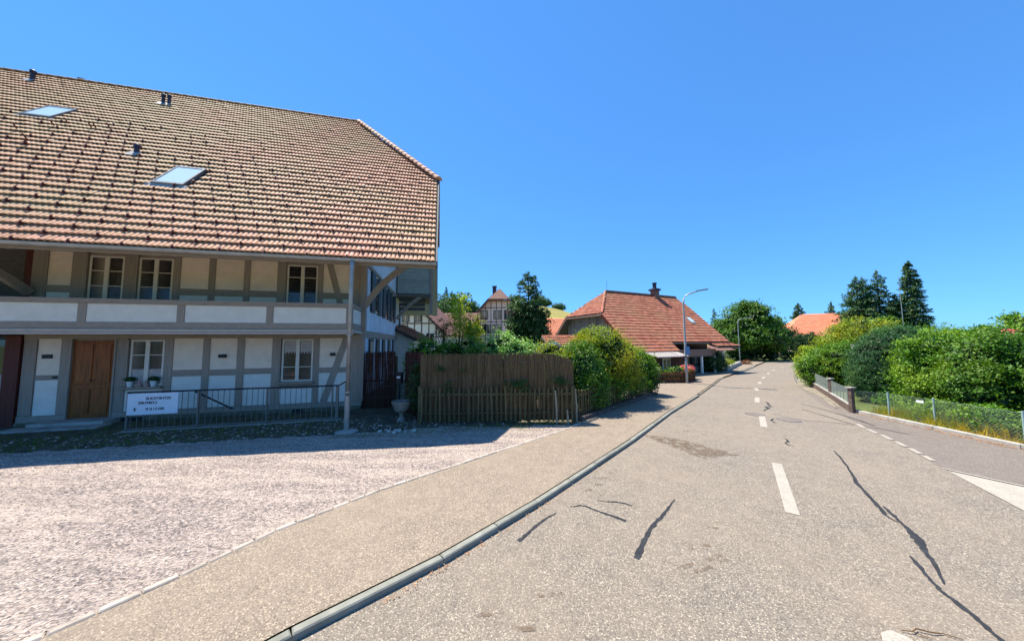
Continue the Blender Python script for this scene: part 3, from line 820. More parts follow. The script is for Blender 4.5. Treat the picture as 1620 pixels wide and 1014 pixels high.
# window units
def front_window(a, b, z0, z1, bars, curtain=False):
    m = MB(O)
    mid = (a + b) / 2
    y0, y1 = FV + .035, FV + .08
    m.box(a, b, y0, y1, z1 - .05, z1); m.box(a, b, y0, y1, z0, z0 + .05)
    m.box(a, a + .055, y0, y1, z0 + .05, z1 - .05); m.box(b - .055, b, y0, y1, z0 + .05, z1 - .05)
    m.box(mid - .055, mid + .055, y0 - .01, y1, z0 + .05, z1 - .05)
    wn = obj('window', m, M['frame'], H)
    for (c, d) in ((a + .055, mid - .055), (mid + .055, b - .055)):
        m = MB(O); m.box(c, d, y0 + .025, y0 + .03, z0 + .05, z1 - .05); obj('pane', m, M['glass'], wn)
        for k in bars:
            z = z0 + (z1 - z0) * k
            m = MB(O); m.box(c, d, y0 + .008, y0 + .024, z - .012, z + .012); obj('glazing_bar', m, M['frame'], wn)
        if bars == (.34,):
            for k in range(4):
                m = MB(O); ww = (d - c - .02) / 4; m.prism([(c + .01 + ww * k, y0 + .016, z1 - .06), (c + .01 + ww * (k + 1), y0 + .016, z1 - .06), (c + .01 + ww * (k + 1), y0 + .016, z1 - .42), (c + .01 + ww * (k + .5), y0 + .016, z1 - .52), (c + .01 + ww * k, y0 + .016, z1 - .42)], (0, .005, 0)); obj('curtain', m, M['curtain'], wn)
        if curtain:
            m = MB(O); m.box(c + .01, d - .01, y0 + .018, y0 + .0235, z0 + .05, z0 + (z1 - z0) * .36); obj('curtain', m, M['curtain'], wn)
front_window(-10.74, -9.86, 3.7, 5.2, (.36, .68))
front_window(-9.49, -8.58, 3.7, 5.2, (.36, .68))
front_window(-5.28, -4.3, 3.7, 5.19, (.7,), False)
front_window(-9.54, -8.66, 1.07, 2.53, (.67,), True)
front_window(-5.33, -4.36, 1.07, 2.54, (.34,))
for a, b, z in ((-9.74, -8.6, 1.05), (-5.42, -4.28, 1.05)):
    hb('window_sill', 'timber_h', a, b, FV - .12, FV + .03, z - .05, z + .012)
for a, b in ((-9.6, -9.56), (-5.4, -5.35), (-10.79, -10.75), (-9.53, -9.495)):
    hb('window_jamb', 'timber', a, b, FV - .02, FV + .03, 1.07 if b > -9.57 and a > -9.61 and b < -9.5 or a == -5.4 else 3.7, 2.54 if a in (-9.6, -5.4) else 5.25)
# door
m = MB(O); m.box(-10.93, -9.9, FV + .03, FV + .08, .16, 2.52); D = obj('door', m, M['door'], H)
for (a, b, z0, z1) in ((-10.83, -10.45, .28, 1.02), (-10.38, -10.0, .28, 1.02), (-10.83, -10.45, 1.22, 2.4), (-10.38, -10.0, 1.22, 2.4)):
    m = MB(O); m.box(a, b, FV + .012, FV + .03, z0, z1); obj('door_panel', m, M['door'], D)
m = MB(O); m.box(-10.9, -9.93, FV + .005, FV + .029, 1.06, 1.14); obj('door_rail', m, M['door'], D)
m = MB(O); m.tube([(-10.42, FV, 1.3), (-10.42, FV - .05, 1.3), (-10.32, FV - .05, 1.3)], .012, 6); obj('handle', m, M['black'], D)
hb('door_jamb', 'timber', -10.97, -10.93, FV - .03, FV + .05, .14, 2.57)
hb('door_jamb', 'timber', -9.9, -9.86, FV - .03, FV + .05, .14, 2.57)
hb('door_step', 'concrete', -11.3, -9.6, 11.75, 12.26, -.05, .15)
hb('door_step', 'concrete', -11.55, -9.4, 11.35, 11.745, -.05, .07)
hb('house_number_plate', 'black', -11.62, -11.4, FV - .01, FV + .028, 1.98, 2.1)
hb('wall_lamp', 'black', -7.12, -6.95, FV - .1, FV + .028, 1.93, 2.04)
hb('wall_lamp', 'black', -3.78, -3.64, FV - .1, FV + .028, 1.94, 2.05)
hb('bell_push', 'black', -11.33, -11.22, FV - .02, FV + .003, 1.38, 1.44)
hb('cellar_window', 'black', -9.55, -9.05, FV - .062, FV - .04, -.02, .12)
hb('cellar_window', 'black', -4.9, -4.6, FV - .062, FV - .04, 0, .12)
# recess on the left: red posts, glazed screen
hb('red_post', 'redwood', -12.42, -12.08, 12.25, 12.6, 0, 2.66)
hb('red_post', 'redwood', -12.42, -12.08, 12.5, 12.8, 2.86, 5.5)
hb('recess_panel', 'soffit', -14.6, -12.43, 12.6, 12.66, 2.86, 5.5)
m = MB(O); m.box(-14.6, -12.43, 12.7, 12.76, .05, 2.66); wn = obj('glazed_screen', m, M['shutter'], H)
for k in range(2):
    m = MB(O); m.box(-14.5 + k * 1.03, -13.55 + k * 1.03, 12.69, 12.698, .9, 2.55); obj('pane', m, M['glass'], wn)
    m = MB(O); m.box(-14.5 + k * 1.03, -13.55 + k * 1.03, 12.66, 12.688, .9, 1.5); obj('curtain', m, M['curtain'], wn)
# gallery
GV = 11.1
hb('gallery_floor', 'moulding', UL, -2.80, GV + .02, 12.36, 2.80, 2.86)
hb('gallery_moulding', 'moulding', UL, -2.78, GV - .05, GV + .1, 2.68, 2.745)
hb('gallery_moulding', 'moulding', UL, -2.76, GV - .08, GV + .1, 2.75, 2.83)
hb('gallery_beam', 'timber_h', UL, -2.80, GV - .01, GV + .12, 2.835, 3.03)
hb('gallery_handrail', 'timber_h', UL, -2.78, GV - .04, GV + .14, 3.55, 3.69)
edges = [(-16.0, -14.2), (-14.0, -12.1), (-11.92, -9.84), (-9.65, -7.57), (-7.38, -5.28), (-5.09, -3.0)]
for a, b in edges:
    hb('parapet_panel', 'parapet', a, b, GV + .02, GV + .08, 3.03, 3.55)
    hb('parapet_post', 'timber', b + .002, b + .19 - .002, GV, GV + .1, 3.03, 3.55)
hb('gallery_soffit', 'soffit', UL, -2.8, GV + .1, 12.3, 2.70, 2.79)
hb('gallery_side_panel', 'parapet', -2.86, -2.81, GV + .13, 12.3, 3.05, 3.54)
hb('gallery_side_beam', 'timber_h', -2.87, -2.78, GV + .125, 12.3, 2.84, 3.045)
hb('gallery_side_rail', 'timber_h', -2.87, -2.77, GV + .145, 12.3, 3.55, 3.68)
hb('gallery_side_moulding', 'moulding', -2.88, -2.75, GV + .105, 12.3, 2.72, 2.82)
# corner posts & curved brackets
hb('corner_post', 'timber', -2.86, -2.66, 12.26, 12.46, 2.87, 6.4)
hb('corner_board', 'timber', -2.86, -2.68, 12.24, 12.42, .3, 2.6)
def curved_brace(p, q, bulge, wd, th, name='curved_bracket'):
    p = Vector(p); q = Vector(q); c = (p + q) / 2 + Vector(bulge); m = MB(O)
    pts = []
    for k in range(9):
        t = k / 8; pts.append(p * (1 - t) ** 2 + c * 2 * t * (1 - t) + q * t * t)
    sidev = (q - p).cross(Vector(bulge)).normalized() * th / 2
    vs = []; fs = []
    for k, a in enumerate(pts):
        d = (pts[min(k + 1, 8)] - pts[max(k - 1, 0)]).normalized(); n = sidev.normalized().cross(d) * wd / 2
        vs += [a - n - sidev, a + n - sidev, a + n + sidev, a - n + sidev]
    for k in range(8):
        b = 4 * k
        for (i, j) in ((0, 1), (1, 2), (2, 3), (3, 0)): fs.append((b + i, b + j, b + 4 + j, b + 4 + i))
    fs += [(3, 2, 1, 0), (32, 33, 34, 35)]
    m.add(vs, fs); return obj(name, m, M['timber'], H)
curved_brace((-2.7, 12.3, 3.75), (-1.1, 12.3, 5.42), (-.12, 0, .32), .2, .16)
curved_brace((-12.0, 12.25, 3.95), (-12.35, 10.2, 5.1), (0, .1, .2), .2, .16)
curved_brace((-2.7, 21.0, 3.9), (-1.2, 21.0, 5.4), (-.1, 0, .2), .2, .16)
hb('purlin', 'timber_h', -12.1, -.5, 12.2, 12.42, 5.62, 5.85)
hb('purlin', 'timber_h', -2.75, -.5, 12.21, 12.41, 5.42, 5.61)
hb('eave_purlin', 'timber_h', UL, -.35, 10.05, 10.25, 4.98, 5.18)
# boarded bay at the rear of the gable
m = MB(O); m.box(-2.68, -.66, 21.02, 24.5, 5.6, 8.6); obj('bay_wall', m, M['roofwood'], H)
for k in range(9):
    m = MB(O); m.box(-2.68, -.66, 20.98, 21.015, 5.62 + k * .23, 5.84 + k * .23); obj('bay_board', m, M['roofwood'], H)
hb('bay_beam', 'soffit', -2.68, -.58, 20.9, 24.5, 5.36, 5.59)
for k in range(3): hb('bay_slat', 'soffit', -2.6, -.95, 21.3, 21.36, 4.52 + .28 * k, 4.74 + .28 * k)
hb('bay_post', 'timber', -.655, -.45, 20.95, 21.15, 4.3, 7.6)
# roof
sl_ = 1.129; ca = math.cos(math.atan(sl_)); sa = math.sin(math.atan(sl_))
RV = 9.42
ex = Vector((1, 0, 0)); ey = Vector((0, ca, sa)); ez = Vector((0, -sa, ca))
TW, TE = .25, .345
Rt = thing if False else None
def roofpt(u, s): return Vector((u, RV, 4.80)) + ey * s    # frame coords
SL = (18.6 - RV) / ca
hipS = (13.64 - RV) / ca
nT = int(24 / TW)
vs, fs = tile_geo(TW, TE)
mm = MB(); mm.add(vs, fs); tme = mm.mesh('roof_tile'); tme.materials.append(M['tile'])
tilt = Matrix(((1, 0, 0), (0, ca, -sa), (0, sa, ca)))
quat = tilt.to_quaternion()
cells = []; cnt = 0
skyl = [(-15.28, -14.4, 14.82, 15.68), (-8.86, -8.02, 11.72, 12.66)]
def skip(u, s):
    v = RV + s * ca
    return any(a - .02 < u < b + .02 and c < v < d for a, b, c, d in skyl)
nrows = int(SL / TE)
for r_ in range(nrows + 1):
    s0 = r_ * TE
    for c_ in range(nT):
        u = -.15 - (c_ + 1) * TW
        um = u + TW / 2
        lim = -.15 - max(0, (s0 + TE / 2 - hipS) / (SL - hipS)) * 4.65
        if um > lim + (.12 if s0 + TE / 2 > hipS else 0): continue
        if skip(um, s0 + TE / 2): continue
        if s0 + TE * .4 > SL: continue
        if r_ < 7 and u > -10.8 and cnt < 300:
            o = bpy.data.objects.new('roof_tile', tme); COL.objects.link(o); o.parent = H
            p = roofpt(u, s0) + ez * random.uniform(-.004, .004)
            o.location = p - Vector(O); o.rotation_mode = 'QUATERNION'; o.rotation_quaternion = quat
            cnt += 1
        else: cells.append((u / TW, r_))
P0 = roofpt(0, 0) - Vector(O)
tiles_joined('roof_tiles', cells, P0, ex, ey, ez, TW, TE, M['tile'], H)
# deck, verge, other slopes
hipz = 4.80 + (13.64 - RV) * sl_; rz_ = 4.80 + (18.6 - RV) * sl_
m = MB(O); m.prism([roofpt(UL, .05) - ez * .18, roofpt(-.17, .05) - ez * .18, roofpt(-.17, hipS) - ez * .18, roofpt(-4.8, SL) - ez * .18, roofpt(UL, SL) - ez * .18], ez * .155)
obj('roof_deck', m, M['soffit'], H)
bk = lambda u, v: Vector((u, 37.2 - v, 4.80 + (v - RV) * sl_))
ez2 = Vector((0, sa, ca))
m = MB(O); m.prism([bk(UL, RV) - ez2 * .1, bk(UL, 18.6) - ez2 * .1, bk(-4.8, 18.6) - ez2 * .1, bk(-.17, 13.64) - ez2 * .1, bk(-.17, RV) - ez2 * .1], ez2 * .12)
obj('rear_slope', m, M['roofwood'], H)
tiled_slope(H, [(-.12, 13.60, hipz - .03), (-.12, 23.6, hipz - .03), (-4.8, 18.6, rz_)], TW, TE, M['tile'], O, name='hip_tiles')
ridge_tiles(H, (-24, 18.6, rz_ + .0), (-4.55, 18.6, rz_ + .0), .15, M['tile'], O, .38)
ridge_tiles(H, (-.1, 13.55, hipz + .02), (-4.72, 18.55, rz_ + .04), .19, M['tile'], O, .36, 'hip_tile')
m = MB(O); m.beam(roofpt(-.10, .0) - ez * .08, roofpt(-.10, hipS + .1) - ez * .08, .05, .26, ez); obj('verge_board', m, M['teal'], H)
hb('verge_return', 'teal', -.75, -.08, 13.5, 13.62, hipz - .42, hipz - .12)
# rafters and gutter
rm = MB(); rm.box(-.06, .06, 0, 1, -.14, 0); rme = rm.mesh('rafter'); rme.materials.append(M['timber'])
for k in range(24):
    o = bpy.data.objects.new('rafter', rme); COL.objects.link(o); o.parent = H
    o.location = roofpt(-.5 - k * .95, .12) - ez * .185 - Vector(O); o.rotation_mode = 'QUATERNION'; o.rotation_quaternion = quat; o.scale = (1, 4.4, 1)
hb('fascia', 'timber_h', UL, -.13, 9.46, 9.51, 4.63, 4.75)
m = MB(O)
gv, gzz, gr = 9.34, 4.76, .085
vs = []; fs = []
for (x) in (UL, -.1):
    for j in range(9):
        t = math.pi + math.pi * j / 8; vs.append((x, gv + gr * math.cos(t), gzz + gr * 1.1 * math.sin(t)))
    for j in range(9):
        t = 2 * math.pi - math.pi * j / 8; vs.append((x, gv + (gr - .012) * math.cos(t), gzz + (gr - .012) * 1.1 * math.sin(t)))
for j in range(18): fs.append((j, (j + 1) % 18, 18 + (j + 1) % 18, 18 + j))
fs += [tuple(range(18)), tuple(range(18, 36))[::-1]]
m.add(vs, fs); obj('gutter', m, M['zinc'], H, smooth=False)
m = MB(O); m.tube([(-2.4, 9.32, 4.70), (-2.4, 9.3, 4.52), (-2.4, 9.27, 4.4), (-2.4, 9.25, 1.0)], [.075, .06, .055, .055], 12)
obj('downpipe', m, M['zinc'], H, smooth=True)
m = MB(O); m.tube([(-2.4, 9.25, .98), (-2.4, 9.25, -.02)], .07, 12); obj('downpipe_foot', m, M['zinc'], H)
m = MB(O); m.lathe((-2.4, 9.25, -.04), [(.3, 0), (.28, .07), (.1, .1)], 14); obj('downpipe_base', m, M['concrete'], H)
for z in (1.05, 2.6, 4.0):
    m = MB(O); m.lathe((-2.4, 9.25, z), [(.068, 0), (.068, .04)], 12); obj('pipe_collar', m, M['zinc'], H)
m = MB(O); m.tube([(-2.55, 21.3, 4.9), (-2.5, 21.3, 0)], .05, 8); obj('downpipe', m, M['teal'], H)
# skylights
for (a, b, c, d) in skyl:
    s0 = (c - RV) / ca; s1 = (d - RV) / ca
    m = MB(O)
    for (ua, ub, sa_, sb_) in ((a, b, s0, s0 + .1), (a, b, s1 - .09, s1), (a, a + .05, s0 + .1, s1 - .09), (b - .05, b, s0 + .1, s1 - .09)):
        m.prism([roofpt(ua, sa_), roofpt(ub, sa_), roofpt(ub, sb_), roofpt(ua, sb_)], ez * .11)
    sk = obj('skylight', m, M['skyframe'], H)
    m = MB(O); m.prism([roofpt(a + .05, s0 + .1), roofpt(b - .05, s0 + .1), roofpt(b - .05, s1 - .09), roofpt(a + .05, s1 - .09)], ez * .095); obj('pane', m, M['skyglass'], sk)
    m = MB(O); m.prism([roofpt(a - .12, s0 - .16) + ez * .03, roofpt(b + .12, s0 - .16) + ez * .03, roofpt(b + .12, s0) + ez * .06, roofpt(a - .12, s0) + ez * .06], ez * .012); obj('flashing', m, M['zinc'], sk)
# flues
def flue(u, v, h, r=.09):
    z = 4.80 + (v - RV) * sl_
    m = MB(O); m.lathe((u, v, z - .1), [(r, 0), (r, h), (r * 1.35, h), (r * 1.35, h + .1), (r * .9, h + .14)], 12); f = obj('flue', m, M['flue'], H)
    s = (v - RV) / ca
    m = MB(O); m.prism([roofpt(u - .16, s - .25) + ez * .07, roofpt(u + .14, s - .25) + ez * .07, roofpt(u + .14, s + .1) + ez * .07, roofpt(u - .16, s + .1) + ez * .07], ez * .012); obj('flashing', m, M['zinc'], f)
flue(-18.2, 17.9, .5, .075); flue(-12.98, 17.4, .5, .06); flue(-12.75, 17.4, .5, .06); flue(-10.49, 13.2, .36, .065)
m = MB(O); m.lathe((-17.6, 19.2, rz_ - .6), [(.18, 0), (.18, .9), (.25, .95), (.2, 1.1)], 12); obj('roof_cowl', m, M['tile4'], H)
# snow guards (rows of small hooks)
m = MB(O)
for r_ in range(0, 26):
    s0 = r_ * TE
    off_ = (-r_ * .333) % 1.0
    for k in range(24):
        u = -.55 - k * 1.0 - off_
        if s0 > hipS and u > -.5 - (s0 - hipS) / (SL - hipS) * 4.65: continue
        if skip(u, s0): continue
        if r_ > 17 and (k < 6 or random.random() < .5): continue
        p = roofpt(u, s0)
        m.beam(p - ey * .03 + ez * .118, p - ey * .05 + ez * .035, .048, .03, ex)
        m.beam(p - ey * .02 + ez * .10, p - ey * .13 + ez * .075, .038, .025, ez)
        m.beam(p - ey * .03 + ez * .13, p + ey * .03 + ez * .125, .045, .012, ez)
obj('snow_hooks', m, M['redwood'], H, 'stuff')
# ladder hooks on left of roof
m = MB(O)
for k in range(10):
    u = -12.2 - random.uniform(0, 2.6); s0 = random.uniform(3.4, 5.6) / ca
    p = roofpt(u, s0); m.beam(p + ez * .04, p + ez * .26, .03, .03, ex)
obj('roof_hooks', m, M['redwood'], H, 'stuff')

# ---- railing in front of the house
RVV = 10.75
RL = thing('metal_railing', 'low metal railing with dark top rail and slim bars in front of the house', 'railing', hw(-8.3, RVV), HR)
RO_ = (-8.3, RVV, 0)
m = MB(RO_); m.tube([(-8.3, RVV, 1.07), (-3.05, RVV, 1.07), (-2.9, RVV + .45, 1.17)], .022, 8); obj('top_rail', m, M['black'], RL)
m = MB(RO_); m.box(-8.3, -3.0, RVV - .01, RVV + .02, .07, .10); obj('bottom_rail', m, M['rail_light'], RL)
for u in (-8.28, -6.68, -4.98, -3.22): 
    m = MB(RO_); m.box(u - .02, u + .02, RVV - .02, RVV + .02, -.02, 1.05); obj('rail_post', m, M['rail_light'], RL)
m = MB(RO_); m.box(-3.12, -3.04, RVV - .03, RVV + .03, -.02, 1.05); obj('rail_post', m, M['rail_light'], RL)
m = MB(RO_); m.box(-2.97, -2.91, RVV + .4, RVV + .46, .3, 1.15); obj('rail_post', m, M['rail_light'], RL)
bm_ = MB(); bm_.box(-.006, .006, -.006, .006, .08, 1.05); bme = bm_.mesh('baluster'); bme.materials.append(M['rail_light'])
for k in range(36):
    o = bpy.data.objects.new('baluster', bme); COL.objects.link(o); o.parent = RL; o.location = (.1 + k * .142, .004, 0)
m = MB(RO_); m.tube([(-7.25, 11.5, .95), (-6.3, 11.6, .35)], .025, 6); obj('stair_handrail', m, M['black'], RL)
hb('railing_base', 'concrete', -8.4, -2.95, RVV - .08, RVV + .1, -.06, .035)
# ---- sign board with mirrored lettering
SV = RVV - .06
SG = thing('sign_board', 'white board with grey mirrored lettering hung on the metal railing', 'sign', hw(-8.22, SV, 0), HR)
SO = (-8.3, SV, 0)
m = MB(SO); m.box(-8.32, -7.19, SV - .012, SV + .012, .47, 1.045); obj('board', m, M['sign'], SG)
def lettering(txt, right, zc, h, xs=1.0):
    cu = bpy.data.curves.new('lettering', 'FONT'); cu.body = txt; cu.size = 1; cu.extrude = .01; cu.offset = .025
    to = bpy.data.objects.new('tmp', cu); COL.objects.link(to)
    dg = bpy.context.evaluated_depsgraph_get(); me = bpy.data.meshes.new_from_object(to.evaluated_get(dg))
    bpy.data.objects.remove(to); 
    wdt = max(v.co.x for v in me.vertices)
    s = h / .7
    for v in me.vertices:
        x, y, z = v.co
        v.co = (right - x * s * xs - SO[0], -.014 - z * .3 , zc + (y - .35) * s)
    me.name = 'lettering'
    me.flip_normals()
    return link('lettering', me, M['ink'], SG), wdt * s * xs
for txt, right, z, h, xs in (("ESTHETIQUE", -7.36, .905, .07, .99), ("COIFFURE", -7.66, .79, .068, .95), ("2503 511 61 91", -7.49, .62, .065, .72)):
    lettering(txt, right, z, h, xs)
m = MB(SO); m.box(-8.16, -8.13, SV - .016, SV - .0125, .585, .66); m.box(-8.18, -8.11, SV - .017, SV - .013, .635, .65); m.box(-8.165, -8.125, SV - .0165, SV - .0127, .575, .6); obj('pictogram', m, M['ink'], SG)
# ---- pots on the sill
def pot(u, label, s=1.0):
    t = thing('flower_pot', label, 'flower pot', hw(u, 12.24, 1.063), HR, 'plant pots on the window sill')
    m = MB(); m.lathe((0, 0, 0), [(.055 * s, 0), (.075 * s, .15 * s), (.08 * s, .15 * s), (.08 * s, .17 * s), (.06 * s, .165 * s)], 14); obj('pot', m, M['potwhite'], t)
    P, N = blob_points([(0, 0, .23 * s, .13 * s, .08 * s, .07 * s)], 60, 8, .02, zmin=.12)
    link('foliage', leafmesh('foliage', P, N, .04, .6), LG['dark'], t)
pot(-9.42, 'white flower pot with dark plant at left end of the ground floor sill')
pot(-8.82, 'white flower pot with dark plant at right end of the ground floor sill')
for u, n_ in ((-9.18, 'low pinkish clay figurine next to the left sill pot'), (-9.0, 'low clay figurine next to the right sill pot')):
    m = MB(); m.lathe((0, 0, 0), [(.05, 0), (.065, .05), (.04, .09), (.03, .11), (.045, .14), (.02, .18)], 10)
    o = obj('figurine', m, M['figurine']); o.location = hw(u, 12.24, 1.063); tag(o, n_, 'figurine')
# ---- grass and stones by the house
def strip_pts(n, u0, u1, v0, v1):
    a = rng.uniform(u0, u1, n); b = rng.uniform(v0, v1, n)
    return np.stack([a * U.x + b * V_.x, a * U.y + b * V_.y], 1)
def tufts(name, XY, h, mat, per=7, lean=.35):
    n = len(XY); XY = np.repeat(XY, per, 0) + rng.normal(0, .03, (n * per, 2))
    hh = h * rng.uniform(.4, 1.2, (n * per, 1))
    d = rng.normal(0, lean, (n * per, 2)) * hh
    a = rng.uniform(0, 6.28, n * per); wv = np.stack([np.cos(a), np.sin(a)], 1) * .006 * (1 + h)
    z = np.full((n * per, 1), .0)
    V = np.stack([np.hstack([XY - wv, z]), np.hstack([XY + wv, z]), np.hstack([XY + d, hh])], 1).reshape(-1, 3)
    F = np.arange(3 * n * per).reshape(-1, 3)
    return link(name, npmesh(name, V, F, rng.uniform(0, 1, n * per)), LG[mat], None, 'stuff')
g_ = np.concatenate([strip_pts(900, -16, -2.6, 9.2, 10.6), strip_pts(500, -2.6, 3.4, 8.3, 8.9), strip_pts(300, -12, -3, 10.7, 12.1)])
tufts('yard_grass', g_, .09, 'grass')
P_ = strip_pts(2200, -16, 3.2, 8.2, 10.6); scatter_stones('border_stones', 2200, lambda n: P_, .03, .01, .04, M['pebble'])
dg_ = np.concatenate([strip_pts(160, -1.9, -.6, 7.2, 7.6), strip_pts(110, -6.3, -5.2, 7.2, 7.6), strip_pts(160, 1.0, 3.0, 8.0, 8.5)])
tufts('dry_yard_grass', dg_, .05, 'dry', 6)
# rock pile: individually built
rs = [( -3.4, 8.42), (-3.28, 8.3), (-3.15, 8.46), (-3.02, 8.33), (-2.9, 8.45), (-2.82, 8.28), (-2.7, 8.4), (-3.5, 8.27), (-2.62, 8.33), (-3.1, 8.2)]
rk = thing('stone_pile', 'small heap of white stones on the ground in front of the stone urn', 'stones', (-3.05, 8.35, .02))
for i, (x, y) in enumerate(rs):
    m = MB(); s = random.uniform(.035, .075)
    vs = [Vector((math.cos(a) * math.cos(b), math.sin(a) * math.cos(b), math.sin(b))) * s * random.uniform(.75, 1.2) for b in (-.6, .2, .9) for a in [k * 1.047 + b for k in range(6)]]
    fs = [(r * 6 + k, r * 6 + (k + 1) % 6, r * 6 + 6 + (k + 1) % 6, r * 6 + 6 + k) for r in range(2) for k in range(6)] + [tuple(range(6))[::-1], tuple(range(12, 18))]
    m.add([v + Vector((x + 3.05, y - 8.35, s * .5)) for v in vs], fs); obj('stone', m, M['rock'], rk)
# urn and standpipe
t = thing('stone_urn', 'grey stone bowl on a fluted pedestal in front of the dark reed screen', 'urn', (-3.42, 9.62, 0))
m = MB(); m.lathe((0, 0, 0), [(.12, 0), (.13, .05), (.09, .10), (.055, .16), (.06, .2), (.1, .26)], 20); obj('pedestal', m, M['stone'], t)
m = MB(); m.lathe((0, 0, .26), [(.1, 0), (.2, .08), (.25, .2), (.29, .31), (.29, .35), (.25, .35), (.2, .3), (.05, .27)], 24); obj('bowl', m, M['stone'], t, smooth=False)
t = thing('garden_lantern', 'dark post lantern standing between the two dark reed screens', 'lantern', (-3.85, 10.6, 0))
m = MB(); m.tube([(0, 0, 0), (0, 0, 1.0)], .035, 8); obj('post', m, M['black'], t)
m = MB(); m.box(-.09, .09, -.09, .09, 1.0, 1.35); m.prism([(-.13, -.13, 1.36), (.13, -.13, 1.36), (.13, .13, 1.36), (-.13, .13, 1.36)], (0, 0, .03)); obj('lantern_body', m, M['black'], t)
m = MB(); m.box(-.06, .06, -.1, -.091, 1.2, 1.26); obj('pane', m, M['potwhite'], t)

# ================================================================== FENCES
def reed_panel(name, label, a, b, z0, ztop, mat, dens=150, bind=(.4, .8, 1.3, 1.8), posts=True):
    """standing reeds between two ground points; ztop(t) gives top"""
    a = Vector((*a, 0)); b = Vector((*b, 0)); L = (b - a).length; d = (b - a) / L; nrm = Vector((-d.y, d.x, 0))
    root = thing(name, label, 'screen', a)
    V = []; F = []; n = int(L * dens); R_ = []
    for i in range(n):
        t = (i + random.random() * .6) / n; p = d * L * t + nrm * random.uniform(-.02, .02)
        zt = ztop(t) + random.uniform(-.06, .03); r = .0075 * random.uniform(.7, 1.2); tl = random.uniform(-.03, .03)
        k = len(V)
        for z, o in ((z0, 0), (zt, tl)):
            c = p + d * o
            for (e, f) in ((-1, 0), (0, -1), (1, 0), (0, 1)):
                q = c + d * e * r + nrm * f * r; V.append((q.x, q.y, z))
        for j in range(4): F.append((k + j, k + (j + 1) % 4, k + 4 + (j + 1) % 4, k + 4 + j)); R_.append(0)
        rv = random.random()
        R_[-4:] = [rv] * 4
    me = npmesh('reeds', np.array(V), np.array(F), np.array(R_)); o = link('reeds', me, M[mat], root, 'stuff')
    for z in bind:
        m = MB(); m.beam(nrm * -.02 + Vector((0, 0, z)), d * L + nrm * -.02 + Vector((0, 0, z)), .006, .008); obj('binding_wire', m, M['iron'], root)
    m = MB(); m.beam(nrm * .04 + Vector((0, 0, 1.0)), d * L + nrm * .04 + Vector((0, 0, 1.0)), .03, .06); obj('back_rail', m, M['picket'], root)
    if posts:
        for k in range(int(L / 1.6) + 2):
            t = min(1, k * 1.6 / L); p = d * L * t + nrm * .07
            m = MB(); m.box(p.x - .04, p.x + .04, p.y - .03, p.y + .03, -.1, ztop(t) * .92); obj('screen_post', m, M['picket'], root)
    return root
reed_panel('reed_screen', 'long brown reed screen standing behind the weathered picket fence', (-2.72, 9.27), (1.82, 9.36), .08,
           lambda t: 2.05 if t < .8 else 2.05 - .22 * ((t - .8) / .2) ** 2, 'reed')
reed_panel('dark_reed_screen', 'dark red-brown reed screen between the house corner and the lantern', (-5.52, 11.4), (-4.33, 11.5), .02, lambda t: 2.06, 'darkreed')
reed_panel('dark_reed_screen', 'narrow dark reed screen beside the long picket fence, right of the lantern', (-3.75, 10.9), (-2.76, 9.6), .02, lambda t: 2.08, 'darkreed')
def picket_fence(name, label, line, h, mat, pitch=.13, wd=.055, group=None, z0=.08, post_mat='post', rails=(.3, .8), every=2.2, top=None):
    a0 = Vector((*line[0], 0))
    root = thing(name, label, 'fence', a0, 0, group)
    pk = MB(); t = .022
    pk.box(-wd / 2, wd / 2, -t / 2, t / 2, z0, h - .03)
    pk.add([(-wd / 2, -t / 2, h - .03), (wd / 2, -t / 2, h - .03), (wd / 2, t / 2, h - .03), (-wd / 2, t / 2, h - .03), (0, -t / 2, h), (0, t / 2, h)], [(0, 1, 4), (2, 3, 5), (1, 2, 5, 4), (3, 0, 4, 5)])
    pme = pk.mesh('picket'); pme.materials.append(M[mat])
    for a, b in zip(line[:-1], line[1:]):
        a = Vector((*a, 0)); b = Vector((*b, 0)); L = (b - a).length; d = (b - a) / L; nrm = Vector((-d.y, d.x, 0)); an = math.atan2(d.y, d.x)
        n = int(L / pitch)
        for i in range(n):
            o = bpy.data.objects.new('picket', pme); COL.objects.link(o); o.parent = root
            p = a - a0 + d * (i + .5) * L / n; o.location = (p.x, p.y, random.uniform(-.02, .02)); o.rotation_euler = (random.uniform(-.02, .02), random.uniform(-.03, .03), an)
            o.scale = (random.uniform(.85, 1.15), 1, random.uniform(.96, 1.03))
        for z in rails:
            m = MB(); m.beam(a - a0 + nrm * .035 + Vector((0, 0, z * h)), b - a0 + nrm * .035 + Vector((0, 0, z * h)), .035, .06); obj('rail', m, M[mat], root)
        k = max(1, round(L / every))
        for i in range(k + 1):
            p = a - a0 + d * L * i / k + nrm * .09
            m = MB(); m.box(p.x - .045, p.x + .045, p.y - .045, p.y + .045, -.1, h + .02); obj('fence_post', m, M[post_mat], root)
    return root
picket_fence('picket_fence', 'weathered picket fence in front of the long reed screen', [(-2.74, 9.15), (1.82, 9.22)], 1.08, 'picket', .135, post_mat='picket')
picket_fence('picket_fence', 'mossy picket fence below the roadside shrubs, running towards the lamp', [(1.98, 9.45), (6.3, 13.95)], .93, 'picket', .135, z0=.17, post_mat='picket')
